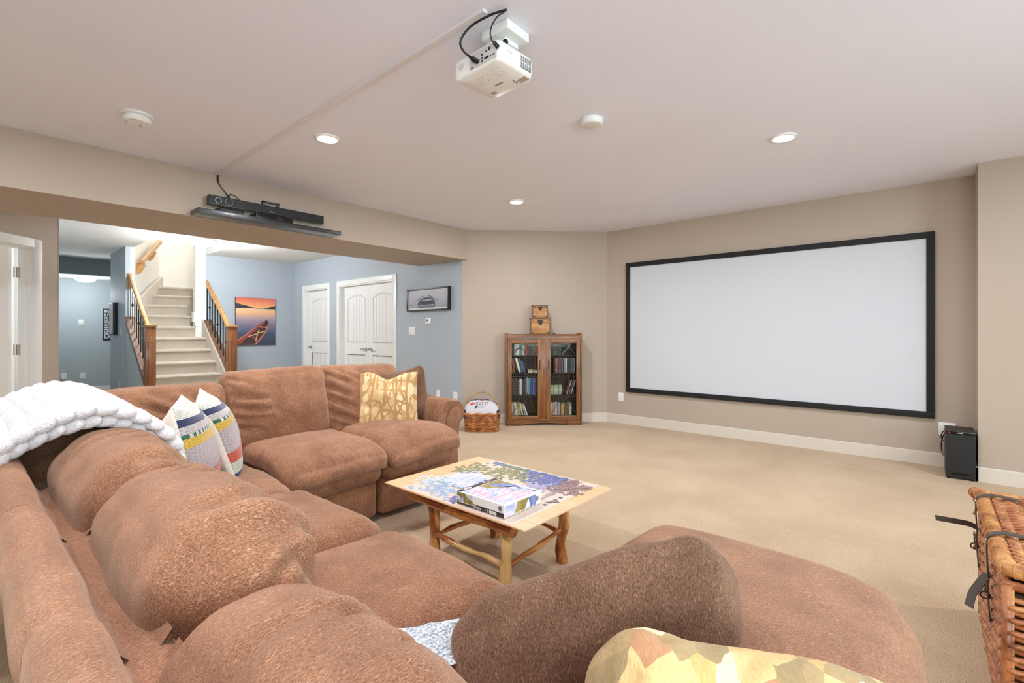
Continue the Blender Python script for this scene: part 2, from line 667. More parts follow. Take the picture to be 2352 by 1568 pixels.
# 45 degree wall with the open door; local x along the wall, y into the room behind
MD = Matrix.Translation((-1.8, 4.32, 0)) @ Matrix.Rotation(R(45), 4, 'Z')
OX0, OX1, OH = 2.42, 3.231, 2.06
struct('wall_door', G().box(0, OX0, 0, .12, 0, CEIL, M=MD).box(OX1, 3.526, 0, .12, 0, CEIL, M=MD)
       .box(OX0, OX1, 0, .12, OH, CEIL, M=MD), M_BEIGE)
struct('wall_hall_left', G().box(.56, .693, 6.81, 12.95, 0, CEIL), M_HALL)
struct('wall_hall_back', G().box(-4.2, 3.2, 12.95, 13.07, 0, CEIL), M_HALL)
struct('wall_hall_header', G().box(.693, 3.2, 11.8, 11.92, 2.29, CEIL), M_HALL_SHADE)
struct('ceiling', G().box(.693, 3.2, 11.92, 12.95, 2.29, 2.42), M_CEILT)
struct('wall_hall_right', G().box(1.77, 1.83, 9.72, 10.86, 0, CEIL).box(3.2, 3.3, 11.6, 13.07, 0, CEIL), M_HALL)
struct('wall_stair_left', G().prism([(1.83, 9.72), (1.88, 9.72), (1.88, 9.76), (2.58, 11.3), (3.5, 11.62), (4.1, 11.62), (4.1, 11.75), (3.5, 11.75), (2.45, 11.42), (2.25, 10.86), (1.83, 10.86)], 0, 5.0), M_WHITEW)
struct('wall_stair_right', G().box(2.725, 2.89, 9.66, 9.78, 0, 5.0), M_WHITEW)
struct('wall_stair_upper', G().box(1.78, 1.88, 8.64, 9.72, CEIL + .12, 5.0).box(1.78, 3.0, 8.52, 8.64, CEIL + .12, 5.0)
       .box(2.895, 3.0, 8.64, 9.66, CEIL + .12, 5.0).box(2.89, 4.1, 9.78, 9.88, 0, 5.0).box(4.1, 4.2, 9.78, 11.75, 0, 5.0), M_WHITEW)
struct('wall_far', G().box(2.89, 4.6, 9.68, 9.78, 0, CEIL), M_GREY)
DY = [(6.30, 7.90), (8.32, 9.20)]
g = G()
g.box(4.455, 4.575, 4.7465, DY[0][0], 0, CEIL).box(4.455, 4.575, DY[0][1], DY[1][0], 0, CEIL).box(4.455, 4.575, DY[1][1], 9.70, 0, CEIL)
for a, b in DY:
    g.box(4.455, 4.575, a, b, 2.045, CEIL)
struct('wall_grey', g, M_GREY)
# room behind the open door
struct('wall_side_room', G().box(-4.2, .56, 10.2, 10.3, 0, CEIL).box(-4.3, -4.2, 4.2, 10.3, 0, CEIL).box(-4.2, -1.92, 4.2, 4.32, 0, CEIL), M_WHITEW)


def baseboard(name, a, b, h=.12, th=.014, mat=None):
    """from a to b, the room on the left hand side of the direction a->b"""
    a, b = Vector((a[0], a[1], 0)), Vector((b[0], b[1], 0))
    L = (b - a).length
    M = Matrix.Translation(a) @ Matrix.Rotation(math.atan2(b.y - a.y, b.x - a.x), 4, 'Z')
    g = G().prism([(0, 0), (th, 0), (th, h - .006), (th - .006, h), (0, h)], 0, L, axis='x', M=M)
    return struct(name, g, mat or M_BASE)


baseboard('baseboard_screen', (5.86, -.305), (5.86, 3.345))
baseboard('baseboard_angled', (5.86, 3.345), (4.455, 4.746))
baseboard('baseboard_right', (5.467, -3.0), (5.467, -.305 + .014))
baseboard('baseboard_column', (5.467 - .014, -.305), (5.86, -.305))
baseboard('baseboard_grey', (4.455, 4.746), (4.455, DY[0][0] - .09), mat=M_TRIM)
baseboard('baseboard_grey', (4.455, DY[0][1] + .09), (4.455, DY[1][0] - .09), mat=M_TRIM)
baseboard('baseboard_far', (4.455, 9.68), (2.89, 9.68), mat=M_TRIM)
baseboard('baseboard_hall', (3.2, 12.95), (.693, 12.95), mat=M_TRIM)
baseboard('baseboard_hall', (1.77, 9.72), (1.77, 10.86), mat=M_TRIM)
baseboard('baseboard_left', (-1.8, 4.32), (-1.8, -3.0))
baseboard('baseboard_back', (-1.8, -3.0), (5.467, -3.0))


# ---------------------------------------------------------------- doors
def arch_z(x, w, z_side, rise):
    """arched head between x=0..w"""
    u = (x / w) * 2 - 1
    return z_side + rise * max(0, math.cos(u * math.pi / 2)) ** 0.8


def door_leaf(name, wd, M, handle_x, lever, hgt=2.03, hinges=False):
    """local: x across, y depth (front face at y=0 looking to -y), z up."""
    st = .105
    pw = wd - 2 * st
    zs, rise = 1.80, .075
    o = struct(name, G().box(0, wd, .012, .035, 0, hgt), M_TRIM, smooth=30)
    o.matrix_world = M
    g = G()
    g.box(0, st, 0, .0125, 0, hgt).box(wd - st, wd, 0, .0125, 0, hgt)
    g.box(st, wd - st, 0, .0125, 0, .22).box(st, wd - st, 0, .0125, .85, 1.05)
    N = 14
    poly = [(st + pw * i / N, arch_z(pw * i / N, pw, zs, rise)) for i in range(N + 1)] + [(wd - st, hgt), (st, hgt)]
    g.prism(poly, 0, .0125, axis='y')
    g.obj('face_frame', M_TRIM, o, smooth=30)
    # moulding bead round both panels
    g = G()
    i = .012
    top = [(st + i + (pw - 2 * i) * k / N, .004, arch_z(pw * (i + (pw - 2 * i) * k / N) / pw, pw, zs, rise) - i) for k in range(N + 1)]
    g.tube([(st + i, .004, 1.05 + i)] + top + [(wd - st - i, .004, 1.05 + i)], .011, 6, closed=True)
    g.tube([(st + i, .004, .22 + i), (st + i, .004, .85 - i), (wd - st - i, .004, .85 - i), (wd - st - i, .004, .22 + i)], .011, 6, closed=True)
    g.obj('panel_moulding', M_TRIM, o, smooth=60)
    n = 6
    x0, x1 = st + .022, wd - st - .022
    for k in range(n):
        a, b = x0 + (x1 - x0) * k / n + .003, x0 + (x1 - x0) * (k + 1) / n - .003
        za, zb = arch_z(a - st, pw, zs, rise) - .02, arch_z(b - st, pw, zs, rise) - .02
        G().prism([(a, 1.075), (b, 1.075), (b, zb), (a, za)], .004, .0125, axis='y').obj('plank', M_TRIM, o, smooth=0)
        G().box(a, b, .004, .0125, .245, .826).obj('plank', M_TRIM, o, smooth=0)
    if lever:
        g = G()
        c = Vector((handle_x, 0, .945))
        Mh = Matrix.Translation(c) @ Matrix.Rotation(R(90), 4, 'X')
        g.lathe([(.033, 0), (.033, .006), (.026, .012), (.013, .014), (.011, .045), (.014, .05), (.014, .056), (0, .058)], 16, M=Mh)
        g.tube(bez([(c.x, -.05, c.z), (c.x + lever * .045, -.054, c.z + .006), (c.x + lever * .085, -.05, c.z - .004), (c.x + lever * .115, -.046, c.z - .008)], 5), [.009] * 15 + [.006], 8)
        g.obj('lever_handle', M_CHROME, o, smooth=60)
    return o


def casing(name, M, x0, x1, z1, cw=.085, th=.018, gap=.0):
    g = G()
    g.box(x0 - cw, x0, -th, 0, 0, z1 + cw, b=.003, M=M).box(x1, x1 + cw, -th, 0, 0, z1 + cw, b=.003, M=M).box(x0, x1, -th, 0, z1, z1 + cw, b=.003, M=M)
    g.box(x0, x0 + .016, -.002, .12, 0, z1, M=M).box(x1 - .016, x1, -.002, .12, 0, z1, M=M).box(x0 + .016, x1 - .016, -.002, .12, z1 - .016, z1, M=M)
    return struct(name, g, M_TRIM, smooth=30)


# doors in the grey wall: local x runs towards -Y (left to right as seen), local y towards +X
def wall_frame(X, y):
    return Matrix(((0, 1, 0, X), (-1, 0, 0, y), (0, 0, 1, 0), (0, 0, 0, 1)))


Mg = wall_frame(4.455, DY[0][1])
casing('trim_1', Mg, 0, 1.6, 2.045)
door_leaf('door_1', .782, Mg @ Matrix.Translation((.017, .075, 0)), .71, -1)
door_leaf('door_2', .782, Mg @ Matrix.Translation((.801, .075, 0)), .072, 1)
Mg2 = wall_frame(4.455, DY[1][1])
casing('trim_2', Mg2, 0, DY[1][1] - DY[1][0], 2.045)
door_leaf('door_3', DY[1][1] - DY[1][0] - .036, Mg2 @ Matrix.Translation((.018, .075, 0)), .075, 1)
# open door at the left
casing('trim_3', MD, OX0, OX1, OH - .015)
struct('trim_4', G().box(OX1 - .028, OX1 - .016, .045, .085, 0, OH - .03, M=MD), M_TRIM, smooth=0)
hx, hy = OX1 - .03, .135
Mleaf = MD @ Matrix.Translation((hx - .005, hy + .012, 0)) @ Matrix.Rotation(R(97), 4, 'Z')
d4 = door_leaf('door_4', .76, Mleaf @ Matrix.Translation((.012, 0, .012)) @ Matrix.Translation((0, 0, 0)), .69, 0)
for z in (.3, 1.05, 1.80):
    g = G()
    g.tube([(hx - .002, hy + .004, z - .05), (hx - .002, hy + .004, z + .05)], .007, 10, M=MD)
    g.box(hx + .010, hx + .014, .06, hy, z - .05, z + .05, M=MD)
    h = g.obj('hinge', M_CHROME, None)
    h.parent = d4
    h.matrix_parent_inverse = d4.matrix_world.inverted()
# ================================================================ sectional sofa
def chenille(name, axis, dark=(120, 81, 59), mid=(155, 107, 80), light=(181, 134, 104), fleck=(230, 198, 166)):
    """axis: direction in object space along which the yarn runs across (fine frequency)."""
    t = NT(name)
    fine, coarse = 620.0, 170.0
    sc = [coarse] * 3
    sc[axis] = fine
    if axis == 1:
        sc[2] = 400.0
    v = t.coord(scale=tuple(sc))
    n1 = t.noise(v, 1.0, 2, 0.6)
    sc2 = [x * 0.55 for x in sc]
    v2 = t.coord(scale=tuple(sc2), loc=(3.1, 1.7, 9.2))
    n2 = t.noise(v2, 1.0, 2, 0.6)
    v3 = t.coord()
    n3 = t.noise(v3, 7.0, 3, 0.6)
    base = t.ramp(n1.outputs[0], [(0.30, dark), (0.48, mid), (0.62, light)])
    fl = t.ramp(n2.outputs[0], [(0.60, (0, 0, 0)), (0.68, (255, 255, 255))])
    c = t.mix(t.math('MULTIPLY', fl, 0.42), base, lin(fleck))
    big = t.ramp(n3.outputs[0], [(0.32, (205, 198, 195)), (0.68, (255, 255, 255))])
    c = t.mix(0.85, c, big, 'MULTIPLY')
    t.set(color=c, rough=0.9, spec=0.15, sheen=0.4, sheen_rough=0.4, sheen_tint=lin((255, 222, 196)))
    h = t.math('ADD', n1.outputs[0], t.math('MULTIPLY', n2.outputs[0], 0.7))
    t.bump(h, 0.5, 0.004)
    return t.m


M_SOFY = chenille('brown_chenille_across', 1)
M_SOFX = chenille('brown_chenille_along', 0)
M_LINER = flat('tan_backing_cloth', (176, 152, 134), 0.9)

SB = Vector((1.2, 1.9, 0))
sofa = empty('sectional_sofa', 'large brown chenille sectional sofa with chaise and rolled arm on the beige carpet', 'sofa', SB)


def sput(name, g, mat, c=(0, 0, 0), rot=None, smooth=180, parent=None):
    o = g.obj(name, mat, parent or sofa, smooth=smooth)
    o.location = Vector(c) - (SB if parent is None else Vector((0, 0, 0)))
    if rot:
        o.rotation_euler = tuple(R(a) for a in rot)
    return o


rng = random.Random(5)


def wrinkles(n, L, seed=1, dp=.016, wd=.018):
    """soft folds running over the top of a back cushion whose long axis is local y"""
    rg = random.Random(seed)
    out = []
    for i in range(n):
        y = (-.45 + .9 * (i + rg.random() * .8) / n) * L
        ta = rg.uniform(-.1, .9)
        tb = ta + rg.uniform(.7, 1.5)
        out.append((y, rg.uniform(-.10, .02), ta, min(2.6, tb), wd * rg.uniform(.7, 1.6), dp * rg.uniform(.5, 1.25)))
    return out


# --- run along Y: back frame, rail and cushions (the back is at X ~ 0.05)
rail_prof = [(.125, .05), (.09, .45), (.062, .66), (.050, .74), (.054, .785), (.072, .812), (.098, .822), (.124, .812), (.142, .785), (.150, .74), (.156, .62), (.19, .40), (.19, .05)]


def rail(y0, y1, seed):
    n = max(8, int((y1 - y0) / .02))
    P = []
    pr = np.array(rail_prof)
    # resample the profile
    seg = np.r_[0, np.cumsum(np.linalg.norm(np.diff(pr, axis=0), axis=1))]
    tt = np.linspace(0, seg[-1], 80)
    px = np.interp(tt, seg, pr[:, 0])
    pz = np.interp(tt, seg, pr[:, 1])
    for i in range(n + 1):
        y = y0 + (y1 - y0) * i / n
        e = min(i, n - i) / 1.4
        sh = 1 - .10 * math.exp(-e * e)
        cx_, cz_ = .105, .55
        P.append(np.stack([cx_ + (px - cx_) * sh, np.full_like(px, y), cz_ + (pz - cz_) * (1 - .022 * math.exp(-e * e))], -1))
    P = np.array(P)
    Q = P.reshape(-1, 3)
    k = (Q[:, 2] > .6)
    Q[:, 0] += k * .0035 * vnoise(Q * 9, seed)
    Q[:, 2] += k * .004 * vnoise(Q * 8 + 5, seed)
    return G().grid(Q.reshape(P.shape))


for i, (a, b) in enumerate([(-.06, .937), (.931, 1.592), (1.586, 2.247), (2.241, 3.70)]):
    sput('back_rail', rail(a, b, i), M_SOFY)
sput('back_liner', G().prism([(.135, .03), (.16, .03), (.085, .70), (.064, .68)], -.06, 3.7, axis='y'), M_LINER)
# inner back panel between rail and cushions
sput('back_panel', soft_box((.10, 3.75, .40), .04, .03, noise=((.004, 8),), seed=3), M_SOFY, (.205, 1.82, .50))


# loose fabric flaps between the rail and each cushion
def flap(y0, y1, seed):
    n, m = 30, 12
    P = np.zeros((n + 1, m + 1, 3))
    for i in range(n + 1):
        for j in range(m + 1):
            u, v = i / n, j / m
            P[i, j] = (.150 + .085 * v, y0 + (y1 - y0) * u, .735 - .02 * math.sin(v * math.pi) * 2 - .015 * v)
    Q = P.reshape(-1, 3)
    Q[:, 2] += .006 * vnoise(Q * np.array([14, 7, 1]) + seed, seed)
    g = G().grid(P)
    g2 = G().grid(P - np.array([0, 0, .012]))
    return g.add(g2.v, g2.f)


for i, (a, b) in enumerate([(.30, .915), (.95, 1.57), (1.615, 2.22)]):
    sput('back_flap', flap(a, b, i * 5 + 2), M_SOFY)


def lean(dx, tipn=0.0, tipf=0.0):
    """shear of a back cushion: top pushed by dx along x; near and far ends drop by tip"""
    def f(V, P):
        z = V[:, 2]
        V[:, 0] += dx * z / .2
        k = np.clip((z + .05) / .25, 0, 1)
        V[:, 2] -= tipn * k * np.clip(-P[:, 1], 0, 1) ** 3 + tipf * k * np.clip(P[:, 1], 0, 1) ** 3
        return V
    return f


def back_cushion(name, c, size, dx, seed, nw=8, rot=None, mat=None, extra=(), tip=(.03, .03), dp=.013, par=None, step=.0095):
    L = size[1]
    cr = wrinkles(nw, L, seed=seed, dp=dp) + list(extra)
    g = soft_box(size, min(size[0], size[2]) * .43, step, puff=(.014, .012, .02), deform=lean(dx, *tip), creases=cr,
                 noise=((.010, 5.0), (.0035, 16.0)), seed=seed)
    return sput(name, g, mat or M_SOFY, c, rot, parent=par)


back_cushion('back_cushion', (.355, 1.93, .655), (.29, .70, .42), -.012, 11, 12, tip=(.02, .03))
back_cushion('back_cushion', (.366, 1.275, .65), (.30, .69, .43), -.012, 12, 13, tip=(.035, .035),
             extra=[(-.27, -.04, .0, 1.2, .022, .024), (-.22, -.06, .1, 1.0, .018, .018)])
back_cushion('back_cushion', (.342, .580, .592), (.29, .74, .38), -.025, 13, 10, tip=(.05, .02), dp=.009)
back_cushion('back_cushion', (.29, 2.68, .66), (.34, .80, .40), -.01, 14, 4, step=.02)

# --- seats of the run along Y
def seat_dome(front_drop=.0):
    def f(V, P):
        return V
    return f


def seat_cr(n, sx, sy, seed, dp=.006):
    rg = random.Random(seed)
    out = []
    for i in range(n):
        x, y = rg.uniform(-.4, .2) * sx, rg.uniform(-.42, .42) * sy
        a = rg.uniform(-.6, .6)
        l = rg.uniform(.08, .2)
        out.append(((x, y, .10), (x + l * math.cos(a), y + l * math.sin(a), .10), .014, dp * rg.uniform(.5, 1)))
    return out


sput('seat_cushion', soft_box((.68, .66, .20), .095, .018, puff=(.02, .0, .045), noise=((.007, 5), (.002, 20)), seed=21,
                              creases=seat_cr(5, .68, .66, 3)), M_SOFY, (.755, 1.90, .395))
sput('seat_cushion', soft_box((.70, .67, .20), .095, .018, puff=(.02, .0, .045), noise=((.007, 5), (.002, 20)), seed=22,
                              creases=seat_cr(9, .68, .66, 4, .008)), M_SOFY, (.755, 1.225, .385))


def wedge(V, P):
    V[:, 2] -= .02 * np.clip(P[:, 0], 0, 1) ** 2
    # round off the outer front corner
    k = np.clip(P[:, 0], 0, 1) ** 2 * np.clip(-P[:, 1], 0, 1) ** 2
    V[:, 0] -= .10 * k
    V[:, 1] += .04 * k
    return V


sput('corner_seat', soft_box((.74, .98, .20), .09, .02, puff=(.03, .02, .035), deform=wedge, noise=((.007, 5), (.002, 18)), seed=23), M_SOFX, (.775, 2.74, .37))


def chaise_round(V, P):
    kx = np.clip(P[:, 0], 0, 1)
    V[:, 0] -= .16 * kx ** 3 * np.clip(-P[:, 1], 0, 1) ** 3
    V[:, 1] += .07 * kx ** 6 * np.clip(-P[:, 1], 0, 1)
    V[:, 0] -= .06 * kx ** 4 * np.clip(P[:, 1], 0, 1) ** 4
    V[:, 1] -= .05 * kx ** 8 * np.clip(P[:, 1], 0, 1)
    return V


sput('chaise_cushion', soft_box((1.48, .86, .22), .10, .018, puff=(.01, .0, .02), deform=chaise_round, noise=((.004, 4), (.0015, 18)), seed=24), M_SOFX, (1.145, .43, .365))
sput('chaise_base', soft_box((1.40, .80, .28), .05, .05, deform=chaise_round, noise=((.002, 5),), seed=25), M_SOFX, (1.12, .43, .19))
sput('seat_base', soft_box((.82, 1.45, .30), .03, .06, noise=((.002, 5),)), M_SOFY, (.60, 1.60, .19))
sput('corner_base', soft_box((.92, 1.10, .26), .04, .06, noise=((.002, 5),)), M_SOFX, (.62, 2.78, .17))

# --- run along X: two recliner seats with a rolled arm
def lip(drop, s):
    def f(V, P):
        k = np.clip((-P[:, 1] - .25) / .75, 0, 1)
        V[:, 2] -= drop * k ** 2
        V[:, 2] += s * np.sin(P[:, 0] * 2.6 + .5) * k * .018
        return V
    return f


for i, (x0, x1) in enumerate([(1.135, 1.765), (1.775, 2.375)]):
    xc, wd = (x0 + x1) / 2, x1 - x0
    dz = (0, .012)[i]
    sput('seat_cushion', soft_box((wd + .02, .80, .125), .06, .014, puff=(.0, .02, .035), deform=lip(.055, (.4, 1.3)[i]),
                                  noise=((.006, 6), (.002, 20)), seed=31 + i), M_SOFX, (xc, 2.925, .468 + dz))
    sput('front_pad', soft_box((wd, .30, .155), .06, .018, puff=(.0, .012, .01), deform=lip(0, (.2, .8)[i]), noise=((.004, 6), (.002, 20)), seed=41 + i),
         M_SOFX, (xc, 2.735, .350 + dz * .7))
    sput('footrest_panel', soft_box((wd - .005, .20, .255), .045, .02, puff=(0, .012, 0), noise=((.003, 6),), seed=51 + i), M_SOFX, (xc, 2.745, .165))
sput('recliner_base', soft_box((1.30, .85, .34), .03, .06, noise=((.001, 5),)), M_SOFX, (1.76, 3.25, .21))
sput('recliner_back', soft_box((2.50, .22, .80), .07, .04, noise=((.004, 6),), seed=7), M_SOFX, (1.29, 3.60, .44))


def back_cushion_x(c, size, dy, seed, extra=(), rotz=0, tip=0, step=.014):
    """back cushion of the run along X: long axis x, leaning back towards +y"""
    rg = random.Random(seed)
    cr = list(extra)
    def f(V, P):
        z = V[:, 2]
        V[:, 1] += dy * z / .25
        k = np.clip(z / .22, 0, 1)
        # gathered top corners, slightly dished top edge
        V[:, 2] += .02 * k * np.abs(P[:, 0]) ** 4 - .012 * k
        V[:, 0] *= 1 - .03 * k * (1 - P[:, 2] ** 2)
        V[:, 2] += tip * P[:, 0] * k
        return V
    g = soft_box(size, .085, step, puff=(.006, .05, .012), deform=f, creases=cr, noise=((.009, 5.0), (.003, 17.0)), seed=seed)
    return sput('back_cushion', g, M_SOFX, c, (0, 0, rotz))


YF = -.155  # local y of the front face
back_cushion_x((1.405, 3.31, .73), (.66, .25, .49), .045, 61, tip=.008, extra=[
    ((-.30, YF, .02), (-.12, YF, -.005), .018, .020, 1), ((-.30, YF, -.04), (-.10, YF, -.06), .02, .020, 1), ((-.31, YF, -.10), (-.16, YF, -.11), .02, .016, 1),
    ((-.29, YF + .02, .09), (-.10, YF, .07), .018, .014, 1), ((-.31, YF + .05, .20), (-.20, YF + .04, .17), .015, .016, 1)])
back_cushion_x((2.04, 3.31, .725), (.64, .25, .49), .05, 62, tip=-.006, extra=[
    ((-.30, YF, .10), (-.18, YF, .04), .018, .020, 1), ((-.31, YF, .03), (-.14, YF, -.06), .02, .022, 1), ((-.30, YF, -.08), (-.08, YF, -.18), .016, .020, 1),
    ((-.30, YF + .03, .19), (-.16, YF + .02, .13), .016, .016, 1), ((-.22, YF + .06, .22), (-.08, YF + .04, .14), .014, .012, 1),
    ((-.08, YF + .06, .22), (.02, YF + .04, .14), .014, .010, 1), ((.06, YF + .06, .22), (.13, YF + .04, .14), .014, .010, 1), ((-.28, YF, -.16), (-.14, YF, -.22), .02, .016, 1)])
back_cushion_x((.74, 3.30, .67), (.70, .26, .47), .04, 63, rotz=4, extra=[
    ((-.2, YF + .04, .20), (.05, YF, .08), .02, .014, 1), ((-.05, YF + .04, .2), (.15, YF, .1), .02, .012, 1), ((.1, YF + .04, .2), (.25, YF, .1), .02, .012, 1)])

# rolled arm at the right end
def arm_loop(scale_r=1.0, inset=0.0):
    pts = [(2.395, .05), (2.525, .05), (2.532, .22), (2.528, .32), (2.540, .42), (2.552, .50)]
    pts += [(2.520 + .092 * scale_r * math.cos(R(a)), .605 + .098 * scale_r * math.sin(R(a))) for a in range(-68, 106, 12)]
    pts += [(2.44, .712), (2.41, .698), (2.392, .66), (2.382, .55), (2.385, .40)]
    return np.array(pts)


def arm_mesh():
    A = arm_loop()
    c = np.array([2.46, .40])
    P = []
    ys = list(np.linspace(2.755, 3.70, 60))
    for y in ys:
        e = (y - 2.755) / .028
        s = 1 - .045 * math.exp(-e * e)
        roll = A[:, 1] > .50
        loop = c + (A - c) * s
        loop[roll] += (.004 * np.sin(np.arange(roll.sum()) * 1.9) * math.exp(-((y - 2.79) / .05) ** 2))[:, None] * (A[roll] - np.array([2.50, .6])) / .1
        P.append(np.stack([loop[:, 0], np.full(len(loop), y), loop[:, 1]], -1))
    P = np.array(P)
    Q = P.reshape(-1, 3)
    Q[:, 2] += .004 * vnoise(Q * 7, 9) * (Q[:, 2] > .3)
    g = G().grid(P, closed_v=True)
    n = P.shape[1]
    g.add(P[0].tolist(), [tuple(range(n))])
    g.add(P[-1].tolist(), [tuple(range(n))])
    return g


arm = sput('arm', arm_mesh(), M_SOFX, smooth=60)
fp = [(2.415, .055), (2.520, .055), (2.524, .22), (2.520, .32), (2.530, .42), (2.536, .50), (2.555, .545), (2.556, .60), (2.535, .635), (2.50, .645), (2.46, .625), (2.432, .57), (2.418, .48), (2.412, .30)]
pc = Vector((2.475, 0, .36))
g = G()
P = []
for k, (s, y) in enumerate([(1.0, 2.76), (1.0, 2.742), (.97, 2.734), (.90, 2.730), (.5, 2.728), (.02, 2.728)]):
    P.append([(pc.x + (x - pc.x) * s, y, pc.z + (z - pc.z) * s) for x, z in fp])
g.grid(np.array(P), closed_v=True)
ap = sput('arm_front_panel', g, M_SOFX, smooth=60)
g = G().tube([(x, 2.748, z) for x, z in fp], .007, 8, closed=True)
sput('arm_piping', g, M_SOFX)
# ================================================================ pillows, blanket, throw
def gold_leaf_mat(name):
    t = NT(name)
    v = t.coord('UV', scale=(1, 1, 1))
    n = t.noise(v, 2.5, 2)
    vd = t.n('ShaderNodeVectorMath', operation='MULTIPLY_ADD', ins={0: n.outputs['Color'], 1: (.10, .10, 0), 2: v}).outputs[0]
    # broad vertical stems
    w1 = t.n('ShaderNodeTexWave', wave_type='BANDS', bands_direction='X', ins={'Vector': vd, 'Scale': 1.6, 'Distortion': 1.2, 'Detail': 1.0, 'Detail Scale': 1.2})
    stems = t.ramp(w1.outputs[0], [(0.88, (0, 0, 0)), (0.90, (255, 255, 255))])
    # arcs of leaf ribs from several centres
    arcs = None
    for (cx, cy, s) in ((-.35, .95, 2.6), (1.25, .75, 2.3), (.55, -.5, 2.1)):
        vm = t.n('ShaderNodeMapping', ins={'Vector': vd, 'Location': (-cx, -cy, 0), 'Scale': (1, .8, 1)}).outputs[0]
        wv = t.n('ShaderNodeTexWave', wave_type='RINGS', rings_direction='Z', ins={'Vector': vm, 'Scale': s, 'Distortion': .5, 'Detail': 1.0})
        a = t.ramp(wv.outputs[0], [(0.86, (0, 0, 0)), (0.90, (255, 255, 255))])
        arcs = a if arcs is None else t.mix(1.0, arcs, a, 'LIGHTEN')
    vo = t.n('ShaderNodeTexVoronoi', feature='F1', ins={'Vector': vd, 'Scale': 9.0})
    gate = t.ramp(vo.outputs['Color'], [(0.30, (0, 0, 0)), (0.34, (255, 255, 255))], 'LINEAR')
    base = t.ramp(t.n('ShaderNodeSeparateColor', ins={'Color': vo.outputs['Color']}).outputs[0],
                  [(0, (222, 190, 142)), (.35, (230, 204, 160)), (.6, (214, 176, 124)), (.8, (236, 214, 176)), (.93, (200, 172, 126))], 'CONSTANT')
    c = t.mix(t.math('MULTIPLY', arcs, t.n('ShaderNodeRGBToBW', ins={'Color': gate}).outputs[0]), base, lin((190, 146, 94)))
    c = t.mix(stems, c, lin((188, 146, 98)))
    nf = t.noise(v, 220, 2)
    t.set(color=c, rough=0.8, spec=0.2, sheen=0.4, sheen_tint=lin((255, 236, 200)))
    t.bump(nf.outputs[0], 0.15, 0.003)
    return t.m


def patch_mat(name):
    t = NT(name)
    v = t.coord('Object', scale=(2.6, 3.0, 2.6), rot=(0, 0, .5))
    n = t.noise(v, 3, 2)
    vd = t.n('ShaderNodeVectorMath', operation='MULTIPLY_ADD', ins={0: n.outputs['Color'], 1: (.16, .16, 0), 2: v}).outputs[0]
    vs = t.n('ShaderNodeMapping', ins={'Vector': vd, 'Scale': (9, 4.5, 1)}).outputs[0]
    vo = t.n('ShaderNodeTexVoronoi', feature='F1', ins={'Vector': vs, 'Scale': 1.0, 'Randomness': .9})
    f = t.n('ShaderNodeSeparateColor', ins={'Color': vo.outputs['Color']}).outputs[0]
    c = t.ramp(f, [(0, (226, 192, 136)), (.2, (180, 152, 110)), (.38, (240, 220, 176)), (.58, (192, 142, 106)), (.68, (222, 180, 116)), (.84, (166, 142, 104))], 'CONSTANT')
    fine = t.noise(t.coord('Object', scale=(500, 60, 60)), 1, 2)
    c = t.mix(.5, c, t.ramp(fine.outputs[0], [(.35, (205, 200, 190)), (.65, (255, 255, 255))]), 'MULTIPLY')
    t.set(color=c, rough=.85, spec=.15, sheen=.3, sheen_tint=lin((255, 236, 200)))
    t.bump(fine.outputs[0], .2, .003)
    return t.m


def knit_mat(name):
    """broad woven stripes across the pillow; v of the UV map runs down the stripes"""
    t = NT(name)
    uv = t.coord('UV')
    sx = t.n('ShaderNodeSeparateXYZ', ins={0: uv})
    wob = t.noise(uv, 4, 2)
    yv = t.math('ADD', sx.outputs[1], t.math('MULTIPLY', t.math('SUBTRACT', wob.outputs[0], .5), .025))
    cream, navy, grey, yel, lil, red, sage = (226, 226, 214), (68, 74, 108), (212, 204, 202), (226, 190, 84), (196, 184, 184), (206, 104, 84), (206, 212, 196)
    c = t.ramp(yv, [(0, navy), (.10, sage), (.22, red), (.335, lil), (.60, yel), (.685, (70, 120, 96)), (.725, grey), (.80, navy), (.87, cream)], 'CONSTANT')
    # dashes in the green row and the holes of the knitted rows
    xs = t.math('FRACT', t.math('MULTIPLY', sx.outputs[0], 17.0))
    inrow = t.math('MULTIPLY', t.math('GREATER_THAN', yv, .685), t.math('LESS_THAN', yv, .725))
    dash = t.math('MULTIPLY', inrow, t.math('GREATER_THAN', xs, .5))
    c = t.mix(dash, c, lin((232, 228, 216)))
    br = t.n('ShaderNodeTexBrick', offset=.5, ins={'Vector': uv, 'Scale': 1.0, 'Mortar Size': .0042, 'Brick Width': .034, 'Row Height': .017,
                                                  'Color1': (1, 1, 1, 1), 'Color2': (.9, .9, .9, 1), 'Mortar': (.55, .48, .48, 1)})
    c = t.mix(.75, c, br.outputs[0], 'MULTIPLY')
    t.set(color=c, rough=.95, spec=.1, sheen=.3)
    t.bump(br.outputs['Fac'], -.6, .008)
    return t.m


M_GOLD = gold_leaf_mat('gold_leaf_print')
M_PATCH = patch_mat('tan_patch_print')
M_KNIT = knit_mat('striped_knit')
t_ = NT('cream_cotton')
_n = t_.noise(t_.coord(scale=(8, 60, 60)), 1, 3)
t_.set(color=t_.ramp(_n.outputs[0], [(.3, (226, 212, 196)), (.7, (240, 230, 218))]), rough=.9, spec=.1, sheen=.2)
t_.bump(_n.outputs[0], .25, .006)
M_COTTON = t_.m
M_BROWNP = chenille('dark_brown_chenille', 0, (84, 60, 48), (120, 88, 70), (144, 108, 86), (192, 158, 122))


def corner_sag(a):
    """droop of the top edge between the corners"""
    def f(P, AB):
        x, y = AB[:, 0], AB[:, 1]
        k = np.clip(y, 0, 1) ** 2
        P[:, 1] -= a * k * (1 - x ** 2)
        return P
    return f


